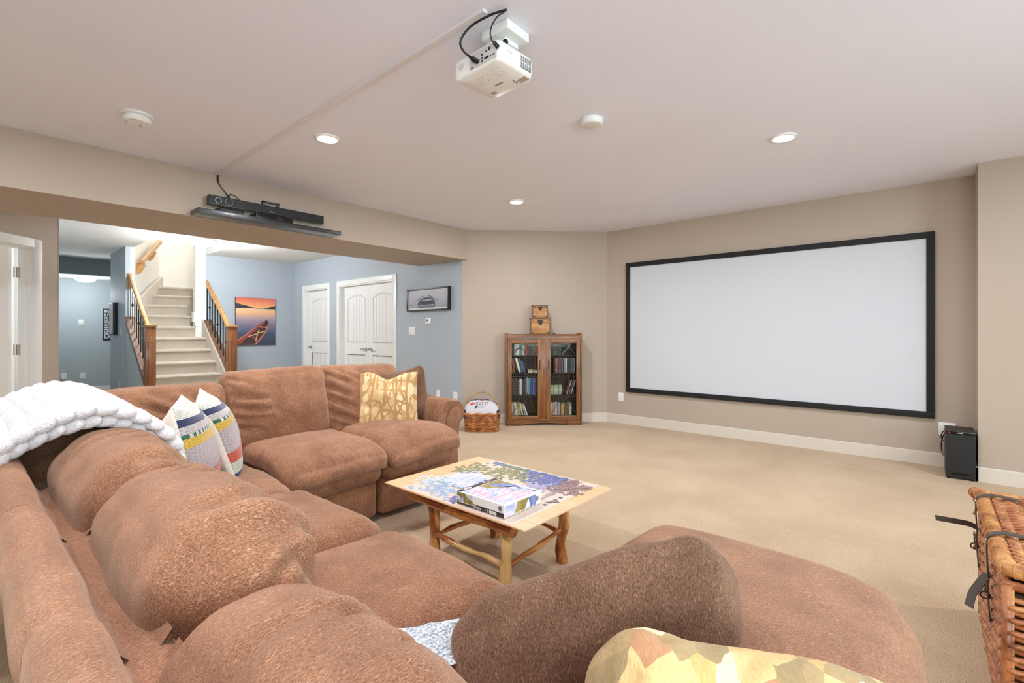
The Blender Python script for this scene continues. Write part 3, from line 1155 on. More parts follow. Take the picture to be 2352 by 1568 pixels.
# two striped knit pillows standing on the corner seat
o = pillow(.46, .46, .20, 40, pinch=.05, seed=4, two_mats=True, power=.5, sag=corner_sag(.02)).obj('striped_pillow', [M_KNIT, M_COTTON], smooth=180)
o.matrix_world = frame((.685, 2.49, .69), (.32, .945, 0), (-.22, .05, .97))
tag(o, 'striped knit pillow standing next to the white blanket, nearer of the two', 'pillow', 'striped knit pillows on the corner seat')


def fold_corner(P, AB):
    x, y = AB[:, 0], AB[:, 1]
    k = np.clip(y, 0, 1) ** 2
    P[:, 1] -= .03 * k * (1 - x ** 2)
    kk = np.clip(-x, 0, 1) ** 3 * np.clip(y, 0, 1) ** 3
    P[:, 2] -= .09 * kk
    kb = np.clip(x, 0, 1) ** 4 * np.clip(-y, 0, 1) ** 4
    P[:, 2] += .04 * kb
    return P


o = pillow(.45, .46, .19, 40, pinch=.06, seed=9, two_mats=True, power=.5, sag=fold_corner).obj('striped_pillow', [M_KNIT, M_COTTON], smooth=180)
o.matrix_world = frame((.90, 2.83, .685), (.24, .97, 0), (-.30, .05, .95))
tag(o, 'striped knit pillow with a folded cream corner, standing behind the other striped pillow', 'pillow', 'striped knit pillows on the corner seat')

def behind_sag(P, AB):
    x, y = AB[:, 0], AB[:, 1]
    P[:, 1] -= .04 * np.clip(y, 0, 1) ** 2 * (1 - x ** 2)
    kk = np.clip(x, 0, 1) ** 5 * np.clip(y, 0, 1) ** 5
    P[:, 1] -= .045 * kk
    P[:, 0] -= .045 * kk
    P[:, 2] += .03 * kk
    return P


# gold leaf pillow on the far recliner and the brown one behind it
def gold_sag(P, AB):
    x, y = AB[:, 0], AB[:, 1]
    k = np.clip(y, 0, 1) ** 1.5
    P[:, 1] -= .055 * k * np.exp(-((x + .05) / .42) ** 2)
    P[:, 0] *= 1 - .06 * y
    kk = np.clip(-x, 0, 1) ** 6 * np.clip(y, 0, 1) ** 6
    P[:, 2] += .03 * kk
    P[:, 1] -= .03 * kk
    return P


o = pillow(.44, .45, .16, 40, pinch=.04, seed=14, power=.5, sag=gold_sag, noise=.01,
           creases=[((-.2, -.02, .05), (-.08, -.06, .06), .012, .010), ((.05, .10, .06), (.15, .2, .05), .012, .008)]).obj('gold_pillow', M_GOLD, smooth=180)
o.matrix_world = frame((2.095, 3.03, .705), (.72, -.69, -.03), (.06, .10, .98))
tag(o, 'gold cushion with a brown leaf print leaning against the far recliner back', 'pillow')
o = pillow(.47, .46, .17, 34, pinch=.08, seed=15, power=.5, noise=.012, sag=lambda P, AB: behind_sag(P, AB),
           creases=[((-.1, .05, .06), (.15, .16, .05), .014, .016), ((.0, .1, .06), (.2, .2, .05), .012, .014)]).obj('brown_pillow', M_BROWNP, smooth=180)
o.matrix_world = frame((2.27, 3.14, .735), (.80, -.58, .14), (-.02, .22, .97))
tag(o, 'dark brown pillow wedged behind the gold leaf pillow at the rolled arm', 'pillow')


# slumped brown pillow on the chaise
def slump(V, P):
    x, y = P[:, 0], P[:, 1]
    k = np.clip((y + 1) / 2, 0, 1)
    V[:, 1] = -.155 + (V[:, 1] + .155) * (.31 + .080 * x - .065 + .010 * np.sin(x * 4.2)) / .31
    V[:, 2] += .05 * k * np.sin(x * 2.2)
    V[:, 2] *= 1 - .22 * k
    return V


o = soft_box((.66, .31, .24), .125, .012, puff=(.0, .02, .0), deform=slump, noise=((.012, 5), (.004, 16)), seed=21,
             creases=[((.10, .12, .10), (.28, .18, .06), .02, .016), ((-.05, .05, .12), (.1, .1, .12), .02, .010), ((.2, .0, .12), (.3, .12, .06), .02, .010), ((-.3, .1, .08), (-.15, .06, .1), .02, .012)]).obj('brown_pillow', M_BROWNP, smooth=180)
o.matrix_world = frame((.945, .575, .585), (.72, -.69, .04), (.0, .10, .99))
tag(o, 'large slumped dark brown pillow propped across the chaise seat', 'pillow')


def near_sag(V, P):
    x, y = P[:, 0], P[:, 1]
    V[:, 2] += .05 * np.exp(-((x + .72) / .30) ** 2) * np.clip((y + 1) / 2, 0, 1)
    V[:, 2] *= 1 - .45 * np.clip(x, 0, 1) ** 1.5
    V[:, 1] -= .05 * np.clip(x, 0, 1) ** 2 * np.clip(y + 1, 0, 1)
    return V


o = soft_box((.58, .42, .17), .08, .012, puff=(.0, .0, .03), deform=near_sag, noise=((.010, 6), (.004, 18)), seed=33,
             creases=[((-.25, .10, .12), (-.16, .19, .10), .014, .016), ((-.14, .06, .12), (-.02, .17, .08), .016, .016), ((-.08, -.02, .1), (.04, .08, .09), .014, .012),
                      ((-.20, -.08, .1), (-.05, .0, .1), .014, .012)]).obj('patterned_pillow', M_PATCH, smooth=180)
o.matrix_world = frame((.80, .155, .505), (.66, -.75, -.07), (.58, .50, .55))
tag(o, 'tan and gold patchwork print pillow lying nearest on the chaise', 'pillow')

# small grey and white cloth on the seat
g = G()
n = 34
P = np.zeros((n + 1, n + 1, 3))
for i in range(n + 1):
    for j in range(n + 1):
        P[i, j] = ((i / n - .5) * .20, (j / n - .5) * .15, 0)
Q = P.reshape(-1, 3)
Q[:, 2] = .012 + .008 * vnoise(Q * 16, 4) + .004 * vnoise(Q * 50, 5)
g.grid(Q.reshape(P.shape))
low = P.copy()
low[..., 2] -= .022
g.grid(low)
t_ = NT('grey_fleck_cloth')
_v = t_.noise(t_.coord(), 150, 2, .6)
t_.set(color=t_.ramp(_v.outputs[0], [(.36, (128, 134, 142)), (.5, (190, 196, 202)), (.62, (220, 226, 232))]), rough=.95, sheen=.3)
t_.bump(_v.outputs[0], .6, .008)
o = g.obj('folded_cloth', t_.m, smooth=180)
o.matrix_world = frame((.715, .835, .498), (.8, -.6, .04), (.6, .8, .0))
tag(o, 'grey and white flecked cloth lying on the seat behind the slumped pillow', 'cloth')

# ---------------------------------------------------------------- chunky knit blanket over the back
t_ = NT('white_chenille_yarn')
_v = t_.noise(t_.coord(), 130, 3, .7)
t_.set(color=t_.ramp(_v.outputs[0], [(.3, (236, 228, 230)), (.7, (252, 248, 248))]), rough=.95, spec=.1, sheen=.5)
t_.bump(_v.outputs[0], .8, .012)
M_YARN = t_.m
blanket = empty('knit_blanket', 'chunky white knit blanket draped over the sofa back in the corner', 'blanket', (.30, 2.5, .80))
# path across the back (X, Z), then rows stacked along Y
bl_path = [(.045, .70), (.052, .78), (.078, .838), (.14, .882), (.22, .918), (.30, .935), (.37, .920), (.43, .885), (.485, .835), (.525, .775), (.53, .715)]


def stitch(g, p, d, nrm, side, L, rad):
    """one teardrop loop of yarn"""
    d = d.normalized()
    b = d.cross(nrm).normalized()
    ax = (d * .80 + b * side * .55 + nrm * .18).normalized()
    c = p + b * side * rad * .62
    u = ax
    v_ = (nrm - u * nrm.dot(u)).normalized()
    w_ = u.cross(v_)
    vs, fs = [], []
    nu, nv = 6, 8
    for i in range(nu + 1):
        th = math.pi * i / nu
        r = math.sin(th) ** .8
        x = -math.cos(th)
        for j in range(nv):
            ph = 2 * math.pi * j / nv
            vs.append(c + u * (x * L * .88) + v_ * (r * rad * math.cos(ph)) + w_ * (r * rad * math.sin(ph)))
    for i in range(nu):
        for j in range(nv):
            j2 = (j + 1) % nv
            fs.append((i * nv + j, i * nv + j2, (i + 1) * nv + j2, (i + 1) * nv + j))
    g.add(vs, fs)


def yarn_row(y, lift, t0, t1, name, n=15, rad=.026, yslope=0.0, seed=0):
    pts = bez([(x, 0, z) for x, z in bl_path], 10)
    seg = [0]
    for a, b in zip(pts, pts[1:]):
        seg.append(seg[-1] + (b - a).length)
    tot = seg[-1]
    rg = random.Random(seed)

    def at(t):
        s = t * tot
        for i in range(len(seg) - 1):
            if seg[i + 1] >= s:
                f = (s - seg[i]) / max(1e-9, seg[i + 1] - seg[i])
                return pts[i].lerp(pts[i + 1], f), (pts[i + 1] - pts[i]).normalized()
        return pts[-1], (pts[-1] - pts[-2]).normalized()
    g = G()
    L = tot * (t1 - t0) / n
    for k in range(n):
        t = t0 + (t1 - t0) * (k + .5) / n
        p, d = at(t)
        nrm = Vector((-d.z, 0, d.x))
        if nrm.z < 0 and t < .9:
            nrm = nrm * 1
        up = lift * math.sin(math.pi * min(1, max(0, t))) ** .7
        q = Vector((p.x, y + yslope * (t - .5) + rg.uniform(-.003, .003), p.z)) + nrm * (up + rad * .4)
        for sd in (-1, 1):
            stitch(g, q, d, nrm, sd, L, rad * rg.uniform(.92, 1.06))
    o = g.obj(name, M_YARN, blanket, smooth=180)
    o.location = -Vector((.30, 2.5, .80))
    return o


for r in range(21):
    y = 2.125 + r * .0445
    yarn_row(y, .010 + .022 * math.sin(min(1, r / 13) * math.pi / 2), .0 + .002 * r, .985 - .008 * max(0, r - 5), 'yarn_row', n=15, rad=.026 if r < 2 else .0185, yslope=.05, seed=r)
# folded layer underneath the near edge
for r in range(2):
    yarn_row(2.15 + r * .05, -.032, .02, 1.0, 'under_row', n=15, rad=.022, yslope=.05, seed=40 + r)
# ================================================================ log coffee table with jigsaw board
def log_mat(name, stops=None):
    t = NT(name)
    v = t.coord(scale=(9, 9, 2.2))
    n = t.noise(v, 1.4, 4, .6, 1.2)
    v2 = t.coord(scale=(60, 60, 4))
    n2 = t.noise(v2, 1, 4, .6)
    c = t.ramp(n.outputs[0], stops or [(.26, (232, 190, 122)), (.42, (222, 168, 96)), (.50, (182, 108, 48)), (.64, (120, 60, 26))])
    c = t.mix(.5, c, t.ramp(n2.outputs[0], [(.3, (205, 190, 175)), (.7, (255, 255, 255))]), 'MULTIPLY')
    t.set(color=c, rough=.28, coat=.4)
    t.bump(n2.outputs[0], .15, .004)
    return t.m


def logx_mat(name, axis, stops=None):
    t = NT(name)
    sc = [9, 9, 9]
    sc[axis] = 2.0
    n = t.noise(t.coord(scale=tuple(sc)), 1.3, 4, .6, 1.4)
    sc = [55, 55, 55]
    sc[axis] = 4
    n2 = t.noise(t.coord(scale=tuple(sc)), 1, 4, .6)
    c = t.ramp(n.outputs[0], stops or [(.26, (226, 172, 100)), (.44, (202, 130, 60)), (.54, (164, 88, 36)), (.68, (110, 52, 22))])
    c = t.mix(.5, c, t.ramp(n2.outputs[0], [(.3, (200, 185, 170)), (.7, (255, 255, 255))]), 'MULTIPLY')
    t.set(color=c, rough=.28, coat=.4)
    return t.m


PALE = [(.30, (238, 206, 148)), (.52, (228, 188, 120)), (.62, (180, 108, 52)), (.78, (132, 72, 36))]
M_LOG = log_mat('varnished_log')
M_LOGY = logx_mat('varnished_log_rail_y', 1)
M_LOGX = logx_mat('varnished_log_rail_x', 0)
M_LOGP = log_mat('pale_varnished_log', PALE)
M_LOGPY = logx_mat('pale_varnished_log_y', 1, PALE)
TB = Vector((1.86, 1.70, 0))
table = empty('log_coffee_table', 'rustic varnished log coffee table under the jigsaw board', 'coffee table', TB)
LEGS = [(1.625, 1.44), (1.625, 1.945), (2.105, 1.47), (2.105, 1.95)]


def knotty(pts, r, n=12, seed=0, amp=.12):
    P = bez(pts, 8)
    rg = random.Random(seed)
    k = len(P)
    rs = []
    for i in range(k):
        t = i / (k - 1)
        b = r[0] + (r[1] - r[0]) * t
        rs.append(b * (1 + amp * math.sin(t * 9 + seed) + amp * .6 * math.sin(t * 23 + seed * 2)))
    g = G().tube(P, rs, n)
    V = np.array(g.v)
    c = V.mean(0)
    V += .10 * r[0] * vnoise(V * 28 + seed, seed)[:, None] * np.array([1, 1, .2])
    g.v = [tuple(p) for p in V]
    return g


for i, (x, y) in enumerate(LEGS):
    s = i * 1.7
    g = knotty([(x, y, 0.0), (x + .012 * math.sin(s), y + .01, .09), (x - .008 * math.cos(s), y - .006, .2), (x + .004, y, .30), (x, y, .375)], (.031, .026), 14, i)
    o = g.obj('leg', M_LOGP if i == 0 else M_LOG, table, smooth=60)
    o.location = -TB
g = knotty([(1.588, 1.365, .345), (1.592, 1.5, .350), (1.586, 1.75, .347), (1.592, 2.085, .350)], (.029, .026), 14, 9, .05)
o = g.obj('top_rail', M_LOGY, table, smooth=60); o.location = -TB
g = knotty([(2.12, 1.43, .345), (2.125, 1.6, .348), (2.115, 2.05, .346)], (.028, .028), 14, 11, .05)
o = g.obj('top_rail', M_LOGY, table, smooth=60); o.location = -TB
for i, (a, b, m) in enumerate([(0, 1, M_LOGPY), (2, 3, M_LOGY), (0, 2, M_LOGX), (1, 3, M_LOGX)]):
    p, q = Vector((*LEGS[a], .15)), Vector((*LEGS[b], .175))
    mid = (p + q) / 2 + Vector((.006, .006, -.008))
    g = knotty([p, p.lerp(q, .25) + Vector((.005, 0, .006)), mid, p.lerp(q, .75) + Vector((0, .004, -.004)), q], (.0125, .013), 10, 20 + i, .16)
    o = g.obj('stretcher', m, table, smooth=60); o.location = -TB
g = G().box(1.57, 2.14, 1.37, 2.06, .374, .389, .004)
o = g.obj('table_top', M_LOGY, table, smooth=30); o.location = -TB

# boards on the table
t_ = NT('pale_birch_ply')
_n = t_.noise(t_.coord(scale=(30, 2.5, 30)), 1, 4, .6)
t_.set(color=t_.ramp(_n.outputs[0], [(.3, (228, 178, 134)), (.7, (242, 200, 158))]), rough=.45)
M_PLY = t_.m
ZB = .391
bd = G().box(1.53, 2.255, 1.255, 2.245, ZB, ZB + .006).obj('puzzle_board', M_PLY, smooth=0)
tag(bd, 'pale plywood board lying on the log coffee table, carrying the jigsaw', 'board')
ps = G().box(1.535, 2.245, 1.335, 2.10, ZB + .0062, ZB + .0078).obj('puzzle_sheet', flat('whitish_paper_sheet', (222, 202, 188), .5), smooth=0)
tag(ps, 'whitish paper sheet lying on the plywood board under the jigsaw pieces', 'paper')
ZP = ZB + .008

# assembled parts of the jigsaw: printed areas
def art_mat(name, stops, scale=(1, 1, 1), rot=0.0, n_scale=9, kind='Object', dist=1.5):
    t = NT(name)
    n = t.noise(t.coord(kind, scale=scale, rot=(0, 0, rot)), n_scale, 4, .6, dist)
    t.set(color=t.ramp(n.outputs[0], stops), rough=.4)
    return t.m


M_LILAC = art_mat('jigsaw_print_lilac', [(.25, (120, 140, 196)), (.42, (176, 190, 228)), (.52, (226, 226, 240)), (.62, (206, 184, 214)), (.75, (150, 150, 190))], (1, 6, 1), .5, 3)
M_BLUEG = art_mat('jigsaw_print_edge', [(.25, (96, 112, 150)), (.45, (120, 130, 172)), (.6, (110, 150, 120)), (.75, (150, 176, 130))], (3, 1, 1), 0, 4)
M_ROSE = art_mat('jigsaw_print_rose', [(.3, (120, 96, 96)), (.5, (176, 150, 146)), (.7, (214, 196, 190))], (1, 1, 1), 0, 16)
g = G()
def jag(pts, n, amp, seed):
    rg = random.Random(seed)
    out = []
    for (a, b) in zip(pts, pts[1:] + pts[:1]):
        for k in range(n):
            t = k / n
            x, y = a[0] + (b[0] - a[0]) * t, a[1] + (b[1] - a[1]) * t
            if k:
                x += rg.uniform(-amp, amp); y += rg.uniform(-amp, amp)
            out.append((x, y))
    return out


puz = empty('assembled_jigsaw', 'partly assembled jigsaw frame on the paper sheet around the loose pieces', 'jigsaw', (1.95, 1.75, ZP))
def pput(name, poly, mat, h=.0018):
    o = G().prism([(x - 1.95, y - 1.75) for x, y in poly], 0, h).obj(name, mat, puz, smooth=0)
    return o


pput('lilac_area', jag([(1.78, 2.02), (1.70, 1.95), (1.76, 1.80), (1.92, 1.82), (2.0, 2.0), (1.95, 2.08)], 6, .010, 1), M_LILAC)
pput('edge_strip', jag([(2.225, 2.06), (2.185, 2.06), (2.19, 1.75), (2.195, 1.50), (2.225, 1.50)], 14, .004, 2), M_BLUEG)
pput('rose_area', jag([(2.225, 1.495), (2.12, 1.52), (2.02, 1.48), (2.06, 1.425), (2.225, 1.42)], 7, .012, 3), M_ROSE)
pput('rose_area', jag([(2.02, 1.47), (1.86, 1.44), (1.86, 1.424), (2.05, 1.424)], 6, .006, 4), M_ROSE)

# loose pieces
def piece_mesh(name, seed):
    rg = random.Random(seed)
    pts = []
    s = .0088
    corners = [(-s, -s), (s, -s), (s, s), (-s, s)]
    for a, b in zip(corners, corners[1:] + corners[:1]):
        d = Vector((b[0] - a[0], b[1] - a[1]))
        nn = Vector((d.y, -d.x)).normalized() * (1 if rg.random() < .5 else -1)
        A = Vector(a)
        pts += [A, A + d * .38, A + d * .33 + nn * .0042, A + d * .5 + nn * .0066, A + d * .67 + nn * .0042, A + d * .62]
    return G().prism([(p.x, p.y) for p in pts], 0, .0018)


PCOL = {'light blue': (164, 190, 222), 'pale sky': (206, 220, 236), 'olive green': (150, 150, 108), 'blue violet': (112, 118, 176), 'mauve brown': (156, 128, 126), 'dark grey': (104, 104, 108), 'lilac': (178, 172, 204)}
PMAT = {k: flat('jigsaw_piece_' + k.replace(' ', '_'), c, .45) for k, c in PCOL.items()}
PME = {}
for k in PCOL:
    for s in range(2):
        o = piece_mesh('jigsaw_piece', s * 7 + len(PME)).obj('jigsaw_piece', PMAT[k], smooth=0)
        PME.setdefault(k, []).append(o.data)
        bpy.data.objects.remove(o)
CLUST = [  # colour, centre, spread, count, individually built, label
    ('light blue', (1.655, 1.93), (.055, .095), 62, 46, 'light blue jigsaw piece in the loose pile at the left end of the board'),
    ('pale sky', (1.73, 2.05), (.045, .065), 34, 24, 'pale sky jigsaw piece strewn beside the lilac jigsaw area'),
    ('blue violet', (1.60, 1.715), (.028, .035), 16, 16, 'blue violet jigsaw piece left of the puzzle box by the board edge'),
    ('olive green', (2.04, 2.08), (.085, .05), 52, 24, 'olive green jigsaw piece at the far end of the board'),
    ('olive green', (2.10, 1.83), (.065, .10), 92, 30, 'olive green jigsaw piece behind the puzzle box'),
    ('blue violet', (2.13, 1.64), (.05, .075), 86, 52, 'blue violet jigsaw piece in the pile behind the puzzle box'),
    ('mauve brown', (2.12, 1.465), (.06, .03), 36, 18, 'mauve brown jigsaw piece beside the assembled rose coloured area'),
    ('mauve brown', (2.09, 1.375), (.05, .030), 26, 26, 'mauve brown jigsaw piece scattered near the right end of the board'),
    ('dark grey', (1.88, 1.78), (.055, .04), 34, 24, 'dark grey jigsaw piece lying on the lilac jigsaw area'),
    ('lilac', (2.02, 1.56), (.05, .05), 30, 16, 'lilac jigsaw piece right behind the puzzle box'),
    ('light blue', (1.575, 1.55), (.012, .05), 9, 9, 'light blue jigsaw piece in front of the puzzle box at the board edge'),
    ('dark grey', (1.885, 1.355), (.045, .02), 6, 6, 'dark jigsaw piece lying alone right of the puzzle box'),
]
rg = random.Random(77)
BOXR = (1.56, 1.83, 1.395, 1.705)
rest = {}
placed = []
for ci, (k, c, sp, cnt, ind, lab) in enumerate(CLUST):
    for i in range(cnt):
        for _try in range(60):
            x, y = c[0] + max(-1.8, min(1.8, rg.gauss(0, .75))) * sp[0], c[1] + max(-1.8, min(1.8, rg.gauss(0, .75))) * sp[1]
            if x < 1.545 or x > 2.235 or y > 2.23 or y < 1.27:
                continue
            if k != 'x' and BOXR[0] - .012 < x < BOXR[1] + .012 and BOXR[2] - .012 < y < BOXR[3] + .012:
                continue
            if all((x - a) ** 2 + (y - b) ** 2 > .0165 ** 2 for a, b, *_ in placed):
                break
        else:
            continue
        ang = rg.random() * 6.28
        placed.append((x, y))
        z = ZP + .0001
        on = (1.70 < x < 1.98 and 1.78 < y < 2.07) or x > 2.18 or (x > 2.0 and y < 1.53)
        if on:
            z += .0019
        if y > 2.09:
            z = ZB + .0062
        if i < ind:
            o = bpy.data.objects.new('jigsaw_piece', PME[k][i % 2])
            COL.objects.link(o)
            o.location = (x, y, z)
            o.rotation_euler = (0, 0, ang)
            tag(o, lab, 'puzzle piece', f'loose {k} jigsaw pieces')
        else:
            rest.setdefault(k, []).append((x, y, z, ang))
g = G()
keys = sorted(rest)
for mi, k in enumerate(keys):
    for (x, y, z, a) in rest[k]:
        M = Matrix.Translation((x, y, z)) @ Matrix.Rotation(a, 4, 'Z')
        me = PME[k][0]
        g.add([v.co.copy() for v in me.vertices], [tuple(p.vertices) for p in me.polygons], mi, M)
o = g.obj('jigsaw_pieces', [PMAT[k] for k in keys], smooth=0)
o['kind'] = 'stuff'
tag(o, 'further loose jigsaw pieces filling the heaps on the board', 'puzzle piece')

# ---------------------------------------------------------------- puzzle box
BX0, BX1, BY0, BY1 = 1.562, 1.828, 1.398, 1.702
BH = .058
BBASE = Vector((1.695, 1.55, ZP + .0022))
pb = empty('puzzle_box', 'white and black cardboard jigsaw box with landscape art lying on the board', 'box', BBASE)
M_CARD = flat('white_card', (238, 234, 230), .35)
M_CARDB = flat('black_card', (52, 46, 44), .35)
M_ART1 = art_mat('box_art_river', [(.22, (92, 110, 176)), (.40, (150, 168, 216)), (.48, (226, 226, 240)), (.56, (206, 170, 206)), (.68, (240, 190, 160)), (.8, (232, 216, 180))], (1.5, 5, 1), .6, 4)
M_ART2 = art_mat('box_art_bank', [(.3, (96, 98, 52)), (.5, (150, 138, 72)), (.62, (196, 160, 84)), (.75, (110, 118, 66))], (2, 3, 1), .3, 9)
M_ART3 = art_mat('box_art_falls', [(.3, (70, 72, 110)), (.45, (150, 160, 196)), (.55, (238, 240, 246)), (.7, (120, 84, 84))], (5, 2, 1), .3, 9)
M_ART4 = art_mat('box_art_sky', [(.3, (74, 86, 150)), (.5, (110, 126, 190)), (.7, (170, 184, 220))], (3, 2, 1), .0, 7)
w2, l2 = (BX1 - BX0) / 2, (BY1 - BY0) / 2
G().box(-w2, w2, -l2, l2, 0, BH, .0015).obj('box_body', M_CARD, pb, smooth=30)


def sheet(name, poly, mat, parent, axis, h, th=.0006):
    return G().prism(poly, h, h + th, axis=axis).obj(name, mat, parent, smooth=0)


m = .012
# top print: art field split in areas, dark strip along the far-left end
sheet('art_print', [(-w2 + m, -l2 + m), (w2 - m, -l2 + m), (w2 - m, l2 - .034), (-w2 + m, l2 - .034)], M_ART1, pb, 'z', BH)
sheet('art_print', [(-.02, l2 - .036), (w2 - m - .002, l2 - .036), (w2 - m - .002, .0), (w2 - .06, -.01), (.03, .02), (.0, .05)], M_ART2, pb, 'z', BH + .0006, .0004)
sheet('art_print', [(.02, l2 - .07), (.06, .09), (.09, .05), (w2 - .02, .0), (w2 - m - .003, -.03), (.06, .0), (.035, .04)], M_ART4, pb, 'z', BH + .0011, .0003)
sheet('art_print', [(.05, .02), (w2 - .02, -.02), (w2 - .014, -.10), (.09, -.125), (.045, -.05)], M_ART3, pb, 'z', BH + .0011, .0003)
sheet('title_strip', [(-w2 + .002, l2 - .028), (w2 - .002, l2 - .028), (w2 - .002, l2 - .002), (-w2 + .002, l2 - .002)], M_CARDB, pb, 'z', BH)


def text_obj(name, s, size, M, mat, parent=None, extrude=.0004, align='LEFT', spacing=1.0, scale_x=1.0, bold=0.0):
    cu = bpy.data.curves.new(name, 'FONT')
    cu.body = s
    cu.size = size
    cu.extrude = extrude
    cu.align_x = align
    cu.space_character = spacing
    cu.offset = bold
    cu.materials.append(mat)
    o = bpy.data.objects.new(name, cu)
    COL.objects.link(o)
    if parent is not None:
        o.parent = parent
    if not parent:
        o.matrix_local = M @ Matrix.Diagonal((scale_x, 1, 1, 1))
        return o
    bpy.context.view_layer.update()
    me = bpy.data.meshes.new_from_object(o)
    me.name = name
    bpy.data.objects.remove(o)
    o = bpy.data.objects.new(name, me)
    COL.objects.link(o)
    o.parent = parent
    o.matrix_local = M @ Matrix.Diagonal((scale_x, 1, 1, 1))
    return o


# side facing the sofa (-x) carries the picture, the wording and the emblem
sheet('side_print', [(l2 - .004, .013), (l2 - .11, .013), (l2 - .11, BH - .004), (l2 - .004, BH - .002)], M_ART2, pb, 'x', -w2 - .0006)
sheet('side_print', [(l2 - .004, .022), (l2 - .05, .013), (l2 - .045, .035), (l2 - .004, .04)], M_ART3, pb, 'x', -w2 - .0009, .0004)
sheet('side_print', [(l2 - .06, BH - .004), (l2 - .11, BH - .005), (l2 - .11, .03), (l2 - .085, .035)], M_LILAC, pb, 'x', -w2 - .0009, .0004)
sheet('title_strip', [(l2 - .002, .001), (-l2 + .002, .001), (-l2 + .002, .021), (l2 - .11, .021), (l2 - .11, .011), (l2 - .002, .009)], M_CARDB, pb, 'x', -w2 - .0007)
Mside = frame((-w2 - .0012, l2 - .116, .0045), (0, -1, 0), (0, 0, 1))
text_obj('box_lettering', 'PUZZLE', .0125, Mside, M_CARD, pb, bold=.0002, spacing=1.15)
text_obj('box_lettering', 'LLLLLLLLLL'.replace('L', '|'), .0050, frame((-w2 - .0012, l2 - .116, .0155), (0, -1, 0), (0, 0, 1)), M_CARD, pb, spacing=1.2)
text_obj('box_lettering', '*', .024, frame((-w2 - .0012, l2 - .186, .000), (0, -1, 0), (0, 0, 1)), flat('tan_print', (170, 146, 104), .5), pb)
text_obj('box_lettering', '1000', .0195, frame((-w2 - .0012, l2 - .201, .0038), (0, -1, 0), (0, 0, 1)), M_CARD, pb, bold=.0010, spacing=1.12, scale_x=1.35)
text_obj('box_lettering', '1000', .021, frame((-w2 + .02, l2 - .0075, BH + .0007), (1, 0, 0), (0, -1, 0)), M_CARD, pb, bold=.0010, spacing=1.12, scale_x=1.35)
text_obj('box_lettering', 'PUZZLE', .014, frame((.03, l2 - .010, BH + .0007), (1, 0, 0), (0, -1, 0)), M_CARD, pb, spacing=1.15)


def emblem(M):
    g = G()
    g.lathe([(0, 0), (.0115, 0), (.0115, .0005), (0, .0005)], 24, M=M)
    g.obj('emblem', M_CARDB, pb, smooth=0)
    g = G()
    for r0, r1 in ((.0085, .0095), (.0018, .0034)):
        g.lathe([(r0, .0006), (r1, .0006), (r1, .0010), (r0, .0010), (r0, .0006)], 24, M=M, cap=False)
    g.obj('emblem_ring', M_CARD, pb, smooth=0)


emblem(frame((-w2 - .0003, -l2 + .024, .039), (0, -1, 0), (0, 0, 1)))
emblem(frame((w2 - .026, -l2 + .024, BH + .0005), (1, 0, 0), (0, 1, 0)))
# end facing the chaise (-y)
sheet('end_print', [(-w2 + .004, .005), (-w2 + .07, .005), (-w2 + .10, BH - .006), (-w2 + .004, BH - .006)], M_LILAC, pb, 'y', -l2 - .0007)
sheet('end_print', [(-w2 + .07, .005), (w2 - .09, .005), (w2 - .06, BH - .006), (-w2 + .09, BH - .006), (-w2 + .085, .03)], M_ART2, pb, 'y', -l2 - .0009)
sheet('end_print', [(w2 - .12, .005), (w2 - .042, .005), (w2 - .042, BH - .006), (w2 - .09, BH - .006)], M_ART4, pb, 'y', -l2 - .0011)
sheet('end_print', [(w2 - .125, .004), (w2 - .085, .01), (w2 - .10, .048)], M_CARD, pb, 'y', -l2 - .0013)
emblem(frame((w2 - .035, -l2 - .0010, .030), (1, 0, 0), (0, 0, 1)))
text_obj('box_lettering', '||||', .006, frame((w2 - .010, -l2 - .0008, .010), (0, 0, 1), (-1, 0, 0)), M_CARDB, pb, spacing=3.4)
# ================================================================ projection screen, speaker
scr = empty('projection_screen', 'large white projection screen in a black frame on the right wall', 'screen', (5.86, 1.502, .431))
h0, h1, ya, yb = .431, 2.14, -.041, 3.045
O = Vector((5.86, 1.502, .431))
def put(g, name, mat, par, base, smooth=40, **kw):
    o = g.obj(name, mat, par, smooth=smooth)
    o.location = -Vector(base)
    for k, v in kw.items():
        o[k] = v
    return o


M_VELV = flat('black_velvet_frame', (14, 14, 15), .7)
M_SCR = flat('matte_white_screen', (206, 208, 214), .75, spec=.1)
fw = .058
put(G().box(5.838, 5.850, ya + fw - .01, yb - fw + .01, h0 + fw - .01, h1 - fw + .01), 'screen_fabric', M_SCR, scr, O, 0)
for nm, b in [('frame_bar', (ya, yb, h1 - fw, h1)), ('frame_bar', (ya, yb, h0, h0 + fw)), ('frame_bar', (ya, ya + fw, h0 + fw, h1 - fw)), ('frame_bar', (yb - fw, yb, h0 + fw, h1 - fw))]:
    put(G().box(5.822, 5.858, b[0], b[1], b[2], b[3], .003), nm, M_VELV, scr, O, 30)

